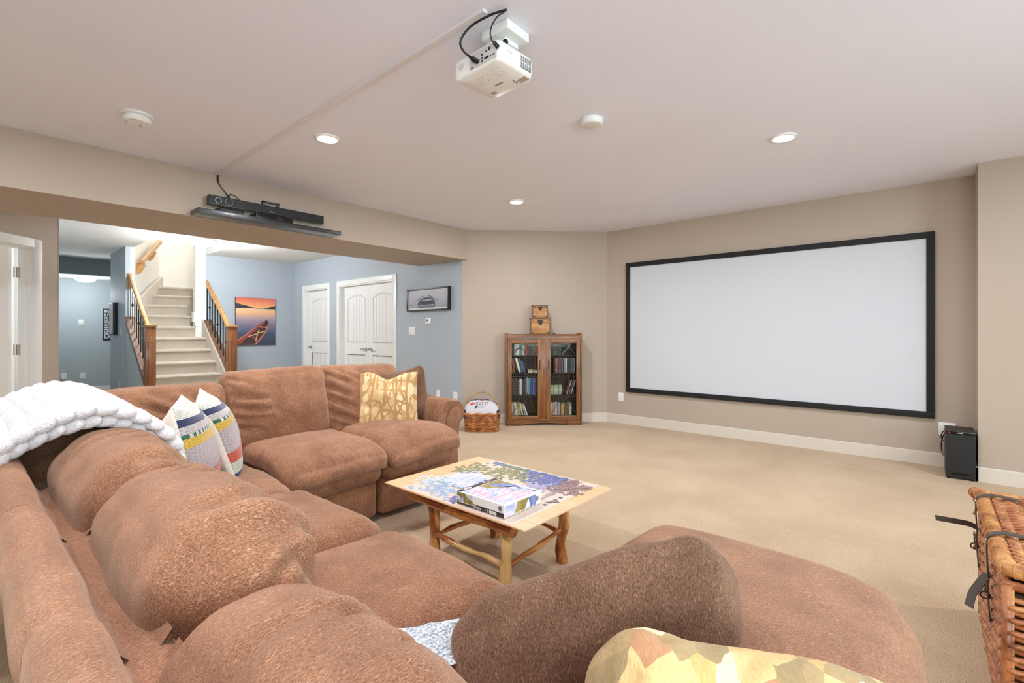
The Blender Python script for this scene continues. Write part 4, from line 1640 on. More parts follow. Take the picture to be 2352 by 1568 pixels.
SO = Vector((5.585, -.198, 0))
sub = empty('subwoofer', 'black box subwoofer on the carpet beside the wall corner, under the screen', 'speaker', SO)
M_SUB = flat('charcoal_vinyl', (44, 43, 42), .55)
put(G().box(5.435, 5.75, -.290, -.106, .014, .395, .004), 'cabinet', M_SUB, sub, SO, 30)
put(G().box(5.420, 5.436, -.290, -.106, .014, .372, .004), 'front_grille', flat('speaker_cloth', (40, 40, 39), .9), sub, SO, 30)
put(G().box(5.419, 5.436, -.290, -.106, .374, .395, .002), 'control_strip', flat('gloss_black', (12, 12, 13), .12), sub, SO, 30)
put(G().box(5.4175, 5.419, -.134, -.126, .381, .388), 'indicator', flat('red_led', (210, 30, 30), .4, emit=lin((255, 30, 30)), emit_s=1.0), sub, SO, 0)
g = G()
pts = arc(0, 0, 1, 200, 340, 10)
prof = [(-.198 + .058 * x, .052 + .022 * (z + .35)) for x, z in pts] + [(-.198 + .05, .058), (-.198 - .05, .058)]
g.prism([(-.256, .040), (-.140, .040), (-.150, .056), (-.246, .056)], 5.4165, 5.420, axis='x')
put(g, 'port_slot', flat('gloss_black_port', (10, 10, 10), .15), sub, SO, 0)
for x in (5.45, 5.72):
    for y in (-.27, -.126):
        put(G().lathe([(.012, 0), (.014, .014)], 10, (x, y, 0)), 'foot', M_BLACK, sub, SO)
def mtext(name, s, size, M, mat, parent, base=(0, 0, 0), **kw):
    o = text_obj(name, s, size, Matrix.Identity(4), mat, None, **kw)
    bpy.context.view_layer.update()
    me = bpy.data.meshes.new_from_object(o)
    me.transform(Matrix.Diagonal((o.matrix_local[0][0], 1, 1, 1)))
    bpy.data.objects.remove(o)
    o = bpy.data.objects.new(name, me)
    me.name = name
    COL.objects.link(o)
    o.parent = parent
    o.matrix_local = Matrix.Translation(-Vector(base)) @ M
    return o


M_WPRINT = flat('white_print', (225, 225, 225), .5)
mtext('wordmark', 'Panasonic', .0085, frame((5.4185, -.180, .3815), (0, -1, 0), (0, 0, 1)), M_WPRINT, sub, SO, bold=.0002)
cb = G().tube(bez([(5.76, -.112, .12), (5.80, -.092, .13), (5.815, -.085, .20), (5.80, -.095, .28), (5.835, -.115, .33)], 6), .004, 6).tube(
    bez([(5.757, -.13, .24), (5.79, -.09, .26), (5.80, -.088, .31), (5.835, -.12, .345)], 6), .004, 6)
tag(cb.obj('power_cable', M_BLACK, smooth=180), 'thin black cables looping from the subwoofer to the white wall outlet', 'cable')


# ---------------------------------------------------------------- plates on the walls
def plate(name, label, cat, pos, nrm, w_=.072, h_=.115, kind='outlet'):
    n = Vector(nrm)
    x = Vector((0, 0, 1)).cross(n)
    M = frame(pos, x, (0, 0, 1))
    e = empty(name, label, cat, M=M)
    G().box(-w_ / 2, w_ / 2, -h_ / 2, h_ / 2, 0.0003, .006, .002).obj('cover_plate', M_WPLAS, e, smooth=30)
    if kind == 'outlet':
        G().box(-.017, .017, -.034, .034, .006, .0075, .001).obj('receptacle', M_WPLAS, e, smooth=0)
        g = G()
        for s in (-.019, .019):
            for q in (-.0065, .0065):
                g.box(q - .0011, q + .0011, s - .001, s + .008, .0075, .0078)
            g.lathe([(.0024, .0075), (.0024, .0078)], 10, (0, s - .007, 0))
        g.obj('slots', M_DARK, e, smooth=0)
    elif kind == 'switch3':
        for k in (-1, 0, 1):
            G().box(k * .042 - .014, k * .042 + .014, -.033, .033, .006, .009, .002).obj('rocker', M_WPLAS, e, smooth=0)
    elif kind == 'switch1':
        G().box(-.008, .008, -.02, .02, .006, .012, .002).obj('rocker', M_WPLAS, e, smooth=0)
    elif kind == 'blank':
        g = G().lathe([(.0045, .006), (.0045, .0075)], 10, (0, h_ * .22, 0))
        g.obj('jack', M_DARK, e, smooth=0)
    elif kind == 'plugin':
        G().box(-.017, .017, .0, .034, .006, .0075, .001).obj('receptacle', M_WPLAS, e, smooth=0)
        G().lathe([(.030, 0), (.032, .012), (.026, .03), (0, .034)], 18, (-.008, -.04, .006)).obj('night_light', M_WPLAS, e)
    elif kind == 'thermo':
        G().box(-w_ / 2 + .006, w_ / 2 - .006, -h_ / 2 + .006, h_ / 2 - .006, .006, .024, .004).obj('housing', M_WPLAS, e, smooth=30)
        G().box(-.022, .018, .002, .030, .024, .0245).obj('display', flat('lcd', (92, 98, 94), .3), e, smooth=0)
    elif kind == 'dial':
        G().box(-w_ / 2 + .008, w_ / 2 - .008, -h_ / 2 + .008, h_ / 2 - .008, .006, .016, .003).obj('housing', M_WPLAS, e, smooth=30)
        g = G().lathe([(.028, .016), (.026, .022), (0, .022)], 18)
        g.obj('dial', M_WPLAS, e)
    return e


plate('wall_outlet', 'white wall outlet low on the wall left of the projection screen', 'outlet', (5.86, 3.132, .354), (-1, 0, 0))
plate('wall_outlet', 'white double outlet plate partly hidden behind the subwoofer', 'outlet', (5.86, -.125, .345), (-1, 0, 0), .115, .115)
plate('light_switch', 'white triple light switch on the grey wall under the rowboat picture', 'switch', (4.455, 5.834, 1.246), (-1, 0, 0), .155, .115, 'switch3')
plate('thermostat', 'white thermostat with small display on the grey wall under the rowboat picture', 'thermostat', (4.455, 5.45, 1.382), (-1, 0, 0), .10, .085, 'thermo')
plate('wall_outlet', 'white outlet with a round night light plugged in, grey wall above the sofa arm', 'outlet', (4.455, 5.235, .352), (-1, 0, 0), .072, .115, 'plugin')
plate('cable_plate', 'white cable jack plate on the grey wall next to the beige corner', 'plate', (4.455, 4.88, .349), (-1, 0, 0), .078, .118, 'blank')
plate('hall_thermostat', 'white square control on the far hall wall under the dome lamp', 'thermostat', (1.646, 12.95, 1.43), (0, -1, 0), .085, .115, 'dial')
plate('wall_outlet', 'white outlet with plugged-in night light at the left of the hall end wall', 'outlet', (1.39, 12.95, .36), (0, -1, 0), .08, .125, 'plugin')
plate('wall_outlet', 'white plain outlet on the hall end wall under the square control', 'outlet', (1.672, 12.95, .355), (0, -1, 0), .08, .125, 'outlet')
plate('light_switch', 'white light switch on the hall corner right of the tall frame', 'switch', (1.77, 10.02, 1.235), (-1, 0, 0), .072, .115, 'switch1')
plate('wall_outlet', 'white outlet low on the hall corner left of the stair railing', 'outlet', (1.77, 10.12, .34), (-1, 0, 0), .072, .115)

# ---------------------------------------------------------------- lamps
M_GLOW = flat('lit_lens', (255, 255, 255), .4, emit=(1, .97, .93, 1), emit_s=6.0)
DL_NAMES = ['recessed ceiling light above the sofa corner next to the cable raceway', 'recessed ceiling light nearest the beige corner, above the bookcase',
            'recessed ceiling light in front of the projection screen']
for i, (x, y) in enumerate(DOWNLIGHTS):
    e = empty('ceiling_light', DL_NAMES[i] if i < 3 else 'recessed ceiling light over the camera side of the room, outside the picture', 'ceiling light', (x, y, CEIL), group='recessed ceiling lights')
    G().lathe([(.064, -.004), (.070, -.012), (.082, -.009), (.086, -.001), (.086, 0)], 32, cap=False).obj('trim_ring', M_WPLAS, e)
    G().lathe([(0, -.0045), (.066, -.0045), (.066, -.0025), (0, -.0025)], 32).obj('lens', M_GLOW, e)


def dome(label, x, y, z, r, strength, col):
    e = empty('dome_light', label, 'ceiling light', (x, y, z))
    G().lathe([(0, 0), (r * 1.0, 0), (r * 1.0, -.012), (r * .9, -.02), (0, -.02)], 32).obj('pan', M_WPLAS, e)
    pr = [(r * .97 * math.sin(R(a)), -.022 - .075 * (1 - math.cos(R(a))) ** 0 * math.cos(R(a))) for a in range(90, -1, -10)]
    G().lathe(pr, 32).obj('glass_bowl', flat('lit_glass', (255, 255, 255), .3, emit=col, emit_s=strength), e)
    for k in range(3):
        a = R(35 + 120 * k)
        G().lathe([(0, 0), (.007, -.002), (.008, -.012), (.004, -.018), (0, -.02)], 10, (r * .99 * math.cos(a), r * .99 * math.sin(a), -.018)).obj('clip', M_CHROME, e)
    return e


dome('frosted dome ceiling light in front of the staircase', 2.385, 8.16, CEIL, .19, 5, (.95, .98, 1, 1))
dome('small frosted dome ceiling light at the end of the hall', 1.63, 12.32, 2.29, .17, 5, (.93, .98, 1, 1))

# smoke detectors
e = empty('smoke_detector', 'round white smoke detector on the ceiling at the left', 'smoke detector', (.752, 3.81, CEIL))
G().lathe([(.085, 0), (.085, -.012), (.078, -.016), (0, -.016)], 36).obj('base_plate', M_WPLAS, e)
G().lathe([(.066, -.016), (.066, -.022), (.074, -.024), (.074, -.036), (.062, -.050), (.0, -.052)], 36).obj('body', M_WPLAS, e)
g = G()
for k in range(4):
    a = R(60 + k * 90)
    M = Matrix.Rotation(a, 4, 'Z')
    g.box(.052, .058, -.010, .010, -.0515, -.045, M=M)
g.lathe([(.005, -.053), (.005, -.05)], 10, (.02, .01, 0))
g.obj('vents', flat('grey_slot', (150, 145, 143), .6), e, smooth=0)
e = empty('smoke_detector', 'plain round white detector on the ceiling between two recessed lights', 'smoke detector', (2.71, 1.66, CEIL))
G().lathe([(.072, 0), (.074, -.008), (.072, -.024), (.064, -.034), (.062, -.036), (.0, -.0365)], 36).obj('body', M_WPLAS, e)
G().lathe([(.056, -.0365), (.05, -.038), (0, -.0385)], 36).obj('cover_disc', flat('off_white_plastic', (222, 220, 214), .4), e)

# ---------------------------------------------------------------- projector, raceway, cables
PO = Vector((1.665, 1.55, CEIL))
proj = empty('projector', 'white projector hanging from a square ceiling plate', 'projector', PO)
M_PROJ = flat('projector_white', (240, 240, 238), .35)
M_PROJG = flat('projector_grey', (205, 202, 200), .45)
put(G().box(1.587, 1.74, 1.402, 1.56, 2.556, CEIL - .0005, .004), 'ceiling_plate', M_PROJ, proj, PO, 30)
put(G().lathe([(.028, 2.50), (.028, 2.556)], 20, (1.675, 1.49, 0)).box(1.63, 1.72, 1.45, 1.53, 2.535, 2.556, .004), 'mount_arm', M_PROJ, proj, PO, 30)
put(G().lathe([(.012, 2.492), (.012, 2.512), (.009, 2.516)], 14, (1.60, 1.425, 0)), 'foot', M_BLACK, proj, PO)
# body: rounded slab, slightly turned
MB_ = Matrix.Translation((1.665, 1.555, 2.448)) @ Matrix.Rotation(R(-2), 4, 'Z')
bx, by, bz = .124, .150, .046


def body_loop(z, s, r):
    pts = []
    for (cx_, cy_, a0) in ((bx - r, by - r, 0), (-bx + r * .6, by - r * .6, 90), (-bx + r * .6, -by + r * .6, 180), (bx - r, -by + r, 270)):
        rr = r if cx_ > 0 else r * .6
        for k in range(7):
            a = R(a0 + 15 * k)
            pts.append((s * (cx_ + rr * math.cos(a)), s * (cy_ + rr * math.sin(a)), z))
    # bowed front (towards +x)
    return [(x + (.018 * (1 - (y / by) ** 2) if x > .02 else 0), y, zz) for x, y, zz in pts]


L = [body_loop(z, s, .045) for z, s in [(-bz, .30), (-bz, .90), (-bz + .004, .95), (-bz + .014, .985), (-bz + .03, 1.0), (.028, 1.0), (.040, .985), (bz, .94), (bz, .3)]]
g = G().grid(np.array(L), closed_v=True)
g.add(L[0], [tuple(range(len(L[0])))])
g.add(L[-1], [tuple(range(len(L[0])))])
g.v = [tuple(MB_ @ Vector(p)) for p in g.v]
put(g, 'housing', M_PROJ, proj, PO, 40)


def pput3(g, name, mat, smooth=30):
    g.v = [tuple(MB_ @ Vector(p)) for p in g.v]
    return put(g, name, mat, proj, PO, smooth)


# rear (-x) connector panel
pput3(G().box(-bx - .0012, -bx + .002, -by + .010, .034, -.034, .034, .001), 'connector_panel', M_PROJG)
Mx = lambda y, z: Matrix.Translation((-bx - .0010, y, z)) @ Matrix.Rotation(R(-90), 4, 'Y')
for y, z, r in ((-.050, -.022, .005), (-.050, -.008, .005), (-.050, .006, .005), (-.076, .012, .0045), (-.096, .016, .0078)):
    pput3(G().lathe([(r, 0), (r, .0012)], 14, M=Mx(y, z)), 'port', M_DARK, 0)
for ya, yb, za, zb in ((.012, .022, -.030, -.025), (-.092, -.064, -.022, -.011), (-.108, -.099, -.022, -.016), (-.130, -.118, -.022, -.016)):
    pput3(G().box(-bx - .0022, -bx, ya, yb, za, zb), 'port', M_DARK, 0)
g = G()
for i in range(7):
    for j in range(7):
        if (i - 3) ** 2 + (j - 3) ** 2 < 12:
            g.box(-bx - .0005, -bx + .001, .092 + (i - 3) * .0052 - .0016, .092 + (i - 3) * .0052 + .0016, .004 + (j - 3) * .0052 - .0016, .004 + (j - 3) * .0052 + .0016)
pput3(g, 'speaker_holes', flat('grey_dots', (180, 178, 176), .6), 0)
# side (-y) vents
g = G()
for r in range(10):
    for c in range(5):
        x = .022 + c * .0145
        z = -.026 + r * .0052 + (.004 if r > 4 else 0)
        g.box(x, x + .0115, -by - .0008, -by + .001, z, z + .0026)
pput3(g, 'side_vent', M_DARK, 0)
g = G()
for c in range(9):
    g.box(-.066 + c * .0045, -.0635 + c * .0045, -by - .0005, -by + .001, .006, .012)
pput3(g, 'side_print', flat('pale_print', (200, 200, 198), .5), 0)
# underside details
g = G()
g.box(.058, .088, -.072, -.068, -bz - .0008, -bz + .001)
pput3(g, 'lamp_slot', M_DARK, 0)
pput3(G().box(.066, .100, -.135, -.082, -bz - .0006, -bz + .001), 'filter_cover', flat('warm_grey_panel', (182, 174, 166), .5), 0)
pput3(G().box(.066, .092, .062, .096, -bz - .0006, -bz + .001), 'foot_latch', flat('warm_grey_latch', (176, 168, 166), .5), 0)
rgp = random.Random(3)
g = G()
for r in range(7):
    x = -.075 + r * .011
    y = -.10 + rgp.random() * .02
    while y < .06:
        l = rgp.uniform(.003, .016)
        if rgp.random() < .55:
            g.box(x, x + .0016, y, y + l, -bz - .0003, -bz + .001)
        y += l + .004
pput3(g, 'fine_print', flat('fine_grey_print', (176, 170, 168), .6), 0)
mtext('wordmark', 'EPSON', .017, MB_ @ frame((.040, .028, -bz - .0009), (0, -1, 0), (-1, 0, 0)), flat('grey_print', (150, 146, 144), .5), proj, PO, bold=.0004)

# raceway along the ceiling
rw = G().prism([(1.472, CEIL - .011), (1.476, CEIL - .013), (1.496, CEIL - .013), (1.500, CEIL - .011), (1.500, CEIL - .0005), (1.472, CEIL - .0005)], 1.44, 3.06, axis='y')
rw.prism([(1.472, CEIL - .011), (1.476, CEIL - .013), (1.496, CEIL - .013), (1.500, CEIL - .011), (1.500, CEIL - .0005), (1.472, CEIL - .0005)], 3.063, 4.685, axis='y')
rw.box(1.468, 1.504, 3.03, 3.095, CEIL - .0145, CEIL - .0005, .001)
o = rw.obj('cable_raceway', flat('raceway_white', (226, 222, 222), .45), smooth=0)
tag(o, 'thin white cable raceway running along the ceiling from projector to bulkhead', 'raceway')

g = G().tube(bez([(1.535, 1.360, 2.588), (1.505, 1.43, 2.580), (1.475, 1.52, 2.553), (1.462, 1.568, 2.505), (1.478, 1.568, 2.468), (1.510, 1.550, 2.444)], 10), .0050, 8)
g.tube([(1.503, 1.553, 2.448), (1.512, 1.549, 2.442), (1.516, 1.547, 2.440), (1.540, 1.535, 2.432)], [.006, .009, .0125, .0115], 8, flatten=(.8, 1.3))
tag(g.obj('video_cable', M_BLACK, smooth=60), 'thick black video cable curving from the ceiling raceway to the projector', 'cable')
g = G().tube(bez([(1.532, 1.358, 2.584), (1.508, 1.395, 2.555), (1.497, 1.418, 2.508), (1.508, 1.424, 2.478), (1.522, 1.418, 2.462)], 10), .0034, 8)
g.tube([(1.519, 1.420, 2.466), (1.538, 1.410, 2.448)], [.008, .0095], 8)
tag(g.obj('power_cable', M_BLACK, smooth=60), 'thinner black power cord plugged into the projector near its foot', 'cable')

# ---------------------------------------------------------------- shelf with soundbar on the bulkhead
M_SHELF = wood('black_brown_shelf', (30, 29, 29), (40, 39, 39), (52, 52, 53), 0, 1.0, .32, .2)
o = G().box(1.287, 2.547, 4.49, 4.688, 2.198, 2.237, .001).obj('floating_shelf', M_SHELF, smooth=30)
tag(o, 'black floating shelf fixed to the beige bulkhead', 'shelf')
SBO = Vector((1.908, 4.66, 2.31))
sbar = empty('soundbar', 'long black soundbar mounted on the bulkhead above the shelf', 'soundbar', SBO)
put(G().box(1.396, 2.419, 4.600, 4.655, 2.308, 2.386, .003), 'bar_body', flat('black_gloss_body', (20, 20, 22), .25), sbar, SBO, 30)
put(G().box(1.402, 2.413, 4.5975, 4.601, 2.313, 2.381), 'grille', flat('black_grille', (24, 24, 26), .55), sbar, SBO, 0)
for x, r in ((1.468, .024), (1.552, .030), (1.636, .020), (2.20, .026), (2.275, .026), (2.35, .020)):
    M = Matrix.Translation((x, 4.5975, 2.347)) @ Matrix.Rotation(R(90), 4, 'X')
    put(G().lathe([(r - .0022, 0), (r - .0015, .0022), (r + .0015, .0022), (r + .0022, 0)], 28, M=M, cap=False), 'driver_ring', flat('dark_chrome', (96, 98, 104), .25, 1.0), sbar, SBO)
put(G().box(1.855, 1.875, 4.655, 4.686, 2.34, 2.435).box(1.985, 2.005, 4.655, 4.686, 2.34, 2.435).box(1.855, 2.005, 4.655, 4.686, 2.425, 2.437), 'wall_bracket', flat('grey_metal', (92, 94, 94), .45, .6), sbar, SBO, 0)
mtext('wordmark', 'Panasonic', .009, frame((1.90, 4.597, 2.330), (1, 0, 0), (0, 0, 1)), M_WPRINT, sbar, SBO, bold=.0003)
AVO = Vector((1.91, 4.60, 2.237))
av = empty('disc_player', 'slim black disc player standing on the shelf under the soundbar', 'player', AVO)
put(G().box(1.742, 2.072, 4.515, 4.68, 2.243, 2.283, .002), 'case', flat('black_case', (22, 22, 23), .4), av, AVO, 30)
put(G().box(1.745, 2.069, 4.512, 4.516, 2.246, 2.280, .001), 'front_panel', flat('gloss_black_front', (12, 12, 13), .12), av, AVO, 30)
g = G()
for x in (1.76, 2.05):
    for y in (4.53, 4.66):
        g.lathe([(.010, 2.2372), (.012, 2.2435)], 10, (x, y, 0))
put(g, 'feet', M_BLACK, av, AVO)
mtext('wordmark', 'Panasonic', .007, frame((1.93, 4.5118, 2.268), (1, 0, 0), (0, 0, 1)), M_WPRINT, av, AVO)
g = soft_box((.20, .09, .045), .015, .012, noise=((.003, 20),), seed=4)
o = g.obj('control_box', flat('dark_rubber', (30, 30, 32), .5), smooth=180)
o.location = (1.56, 4.59, 2.262)
tag(o, 'small dark box lying on the shelf at the left under the soundbar', 'box')
g = G()
g.tube(bez([(1.486, 4.682, 2.592), (1.488, 4.678, 2.53), (1.53, 4.676, 2.47), (1.56, 4.67, 2.43), (1.585, 4.66, 2.39)], 8), .0035, 6)
g.tube(bez([(1.494, 4.682, 2.592), (1.497, 4.678, 2.52), (1.545, 4.676, 2.45), (1.57, 4.668, 2.40), (1.54, 4.664, 2.385)], 8), .0035, 6)
g.tube(bez([(1.575, 4.676, 2.41), (1.59, 4.676, 2.44), (1.63, 4.674, 2.43), (1.68, 4.668, 2.388)], 8), .0032, 6)
g.tube(bez([(1.42, 4.60, 2.241), (1.44, 4.56, 2.262), (1.50, 4.56, 2.268), (1.55, 4.60, 2.262)], 8), .003, 6)
g.tube(bez([(1.62, 4.585, 2.255), (1.67, 4.60, 2.246), (1.72, 4.61, 2.25), (1.745, 4.62, 2.255)], 8), .003, 6)
tag(g.obj('speaker_cables', M_BLACK, smooth=180), 'black cables hanging from the raceway end down behind the soundbar', 'cable')

# ---------------------------------------------------------------- pictures
def poly_art(parent, name, pts, mat, M, h, th=.0006, W=1, Hh=1):
    g = G().prism([(x * W, y * Hh) for x, y in pts], h, h + th, axis='z', M=M)
    return g.obj(name, mat, parent, smooth=0)


# sunset canvas: local x along +X, y up, z towards the viewer (-Y)
def ramp_mat(name, stops, H_, extra=None):
    t = NT(name)
    tc = t.n('ShaderNodeTexCoord')
    s = t.n('ShaderNodeSeparateXYZ', ins={0: tc.outputs['Generated']})
    n = t.noise(t.coord('Generated', scale=(4, 22, 1)), 2, 3)
    f = t.math('ADD', s.outputs[1], t.math('MULTIPLY', t.math('SUBTRACT', n.outputs[0], .5), .06))
    c = t.ramp(f, stops)
    if extra:
        n2 = t.noise(t.coord('Generated', scale=(1, 1.3, 1)), extra, 3, .7)
        k = t.ramp(s.outputs[1], [(.30, (255, 255, 255)), (.46, (0, 0, 0))])
        spk = t.ramp(n2.outputs[0], [(.50, (0, 0, 0)), (.68, (255, 255, 255))])
        c = t.mix(t.math('MULTIPLY', k, t.math('MULTIPLY', spk, .5)), c, lin((150, 165, 190)))
    t.set(color=c, rough=.5, spec=.3)
    return t.m


Wc, Hc = .71, .895
cv = empty('canvas_picture', 'canvas print of a red canoe at sunset on the blue grey far wall', 'picture', M=frame((3.362, 9.678, .985), (1, 0, 0), (0, 0, 1)))
I4 = Matrix.Identity(4)
M_SUN = ramp_mat('print_lake_sunset', [(0, (40, 48, 62)), (.25, (62, 72, 96)), (.42, (120, 116, 140)), (.55, (170, 148, 160)), (.68, (232, 184, 140)), (.755, (240, 198, 150)), (.80, (244, 178, 120)), (.90, (232, 140, 104)), (1, (204, 106, 92))], Hc, 130)
G().box(0, Wc, 0, Hc, 0, .034, .002).obj('canvas', flat('canvas_edge', (70, 58, 60), .7), cv, smooth=30)
poly_art(cv, 'print', [(0.003, 0.003), (.997, .003), (.997, .997), (.003, .997)], M_SUN, I4, .034, W=Wc, Hh=Hc)
M_HILL = flat('print_hills', (52, 56, 64), .6)
poly_art(cv, 'hills', [(.003, .765), (.003, .875), (.10, .862), (.18, .845), (.3, .825), (.42, .795), (.55, .782), (.68, .775), (.78, .79), (.9, .822), (.997, .845), (.997, .765), (.7, .768), (.4, .772)], M_HILL, I4, .0347, W=Wc, Hh=Hc)
poly_art(cv, 'shoreline', [(.003, .758), (.4, .765), (.997, .752), (.997, .762), (.4, .774), (.003, .768)], flat('print_shoreline', (232, 200, 178), .6), I4, .0354, .0004, W=Wc, Hh=Hc)
M_CANOE = flat('print_canoe_red', (150, 66, 58), .6)
M_CANOED = flat('print_canoe_dark', (66, 46, 46), .6)
M_CANOEL = flat('print_canoe_light', (206, 130, 112), .6)
M_OAR = flat('print_paddle', (226, 176, 126), .6)
poly_art(cv, 'canoe', [(.04, .02), (.0, .08), (.06, .13), (.20, .18), (.36, .28), (.52, .40), (.66, .49), (.78, .53), (.82, .48), (.83, .42), (.80, .34), (.70, .20), (.58, .07), (.50, .01)], M_CANOE, I4, .0348, W=Wc, Hh=Hc)
poly_art(cv, 'canoe_inside', [(.12, .03), (.26, .15), (.40, .26), (.56, .37), (.70, .45), (.76, .42), (.76, .36), (.68, .24), (.56, .11), (.46, .02)], M_CANOED, I4, .0356, .0004, W=Wc, Hh=Hc)
poly_art(cv, 'canoe_side', [(.12, .10), (.30, .17), (.52, .33), (.58, .38), (.56, .42), (.40, .30), (.20, .17)], M_CANOE, I4, .0361, .0003, W=Wc, Hh=Hc)
for pts in ([(.46, .01), (.50, .01), (.70, .21), (.815, .36), (.82, .42), (.80, .43), (.78, .36), (.68, .22)], [(.58, .375), (.80, .365), (.80, .385), (.58, .40)], [(.04, .10), (.20, .175), (.36, .285), (.54, .41), (.54, .42), (.35, .30), (.19, .19), (.03, .115)]):
    poly_art(cv, 'gunwale', pts, M_CANOEL, I4, .0362, .0003, W=Wc, Hh=Hc)
poly_art(cv, 'canoe_bow', [(.72, .46), (.74, .53), (.79, .53), (.81, .46), (.80, .42), (.73, .42)], flat('print_bow_shade', (46, 42, 48), .6), I4, .0363, .0003, W=Wc, Hh=Hc)
poly_art(cv, 'paddle', [(.30, .17), (.31, .19), (.55, .26), (.72, .305), (.73, .29), (.56, .24)], M_OAR, I4, .0366, .0003, W=Wc, Hh=Hc)
poly_art(cv, 'paddle', [(.48, .085), (.505, .085), (.56, .25), (.60, .31), (.55, .315), (.535, .26)], M_OAR, I4, .0366, .0003, W=Wc, Hh=Hc)
poly_art(cv, 'thwart', [(.40, .175), (.50, .10), (.52, .12), (.50, .16), (.42, .20)], M_CANOE, I4, .0364, .0003, W=Wc, Hh=Hc)

# rowboat picture on the grey wall: local x along -Y, z towards -X
Wp, Hp = .93, .325
rb = empty('framed_picture', 'black framed black and white picture of a rowboat on the grey wall', 'picture', M=frame((4.454, 5.90, 1.532), (0, -1, 0), (0, 0, 1)))
M_FRB = flat('black_frame', (24, 24, 28), .4)
b = .022
G().box(0, Wp, Hp - b, Hp, 0, .05, .002).box(0, Wp, 0, b, 0, .05, .002).box(0, b, b, Hp - b, 0, .05, .002).box(Wp - b, Wp, b, Hp - b, 0, .05, .002).obj('frame', M_FRB, rb, smooth=30)
G().box(b, Wp - b, b, Hp - b, .02, .036).obj('mat_board', flat('white_mat', (226, 226, 230), .6), rb, smooth=0)
M_FOG = ramp_mat('print_fog', [(0, (150, 152, 160)), (.4, (172, 172, 184)), (1, (190, 190, 200))], Hp)
poly_art(rb, 'print', [(.045, .13), (.955, .13), (.955, .90), (.045, .90)], M_FOG, I4, .036, W=Wp, Hh=Hp)
M_B1, M_B2, M_B3 = flat('print_boat_dark', (62, 72, 84), .6), flat('print_boat_light', (176, 182, 192), .6), flat('print_boat_black', (36, 42, 50), .6)
poly_art(rb, 'boat', [(.30, .14), (.27, .24), (.27, .34), (.30, .46), (.36, .55), (.44, .60), (.56, .60), (.63, .53), (.68, .42), (.69, .30), (.68, .2), (.66, .14)], M_B1, I4, .0367, W=Wp, Hh=Hp)
poly_art(rb, 'boat_inside', [(.36, .30), (.35, .42), (.40, .52), (.57, .52), (.62, .42), (.60, .30)], M_B3, I4, .0374, .0004, W=Wp, Hh=Hp)
for q in ([(.30, .24), (.66, .25), (.66, .275), (.30, .265)], [(.38, .45), (.60, .455), (.62, .50), (.37, .49)], [(.285, .20), (.67, .21), (.67, .225), (.285, .215)]):
    poly_art(rb, 'thwart', q, M_B2, I4, .0378, .0003, W=Wp, Hh=Hp)
for q in ([(.20, .41), (.37, .62), (.42, .645), (.425, .665), (.37, .645), (.195, .425)], [(.53, .645), (.58, .62), (.76, .395), (.765, .41), (.59, .64), (.53, .67)]):
    poly_art(rb, 'oar', q, M_B3, I4, .0381, .0003, W=Wp, Hh=Hp)
poly_art(rb, 'far_bank', [(.045, .13), (.045, .40), (.10, .33), (.22, .2), (.26, .13)], flat('print_bank', (150, 152, 162), .6), I4, .0364, .0003, W=Wp, Hh=Hp)

# tall shallow frame and the lettered sign in the hall
hf = empty('tall_frame', 'tall shallow black frame with a white panel on the hall corner wall', 'picture frame', M=frame((1.7695, 10.60, 1.185), (0, -1, 0), (0, 0, 1)))
G().box(0, .30, 0, .54, 0, .06, .002).obj('frame', flat('black_shadow_frame', (20, 26, 34), .4), hf, smooth=30)
G().box(.012, .288, .015, .525, .06, .062).obj('panel', flat('pale_panel', (196, 204, 208), .4), hf, smooth=0)
hs = empty('word_sign', 'black hall sign with white lettering partly hidden behind the tall frame', 'sign', M=frame((1.985, 12.948, 1.064), (1, 0, 0), (0, 0, 1)))
G().box(0, .42, 0, .655, 0, .02, .002).obj('board', flat('black_board', (26, 32, 36), .6), hs, smooth=30)
z = .575
for s, h in (('BE TRUE', .062), ('LIVE', .066), ('DO YOUR BEST', .030), ('USE PLEASE', .030), ('CHERISH', .040), ('AND', .056), ('NEVER', .030), ('GIVE UP', .026), ('LISTEN', .034), ('HELP', .032), ('LAUGH', .066)):
    mtext('lettering', s, h * 1.32, frame((.022, z, .0205), (1, 0, 0), (0, 1, 0)), M_WPRINT, hs, bold=.002)
    z -= .0
    nxt = {.062: .066, .066: .036, .030: .040, .040: .058, .056: .036, .026: .040, .034: .040, .032: .066}
    z -= {'BE TRUE': .080, 'LIVE': .045, 'DO YOUR BEST': .042, 'USE PLEASE': .050, 'CHERISH': .068, 'AND': .042, 'NEVER': .038, 'GIVE UP': .045, 'LISTEN': .048, 'HELP': .075, 'LAUGH': 0}[s]
# ================================================================ glazed bookcase on the angled wall
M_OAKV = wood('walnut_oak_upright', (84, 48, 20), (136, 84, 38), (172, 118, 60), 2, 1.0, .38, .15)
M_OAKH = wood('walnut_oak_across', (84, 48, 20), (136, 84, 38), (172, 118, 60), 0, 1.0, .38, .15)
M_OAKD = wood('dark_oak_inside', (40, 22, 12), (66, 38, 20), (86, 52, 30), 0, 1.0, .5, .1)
BM = Matrix.Translation((5.044, 3.812, 0)) @ Matrix.Rotation(R(-45), 4, 'Z')
bc = empty('bookcase', 'glazed two-door oak bookcase full of books on the angled beige wall', 'bookcase', M=BM)
W2, D, HB = .502, .225, 1.20


def bput(g, name, mat, smooth=30, parent=None):
    return g.obj(name, mat, parent or bc, smooth=smooth)


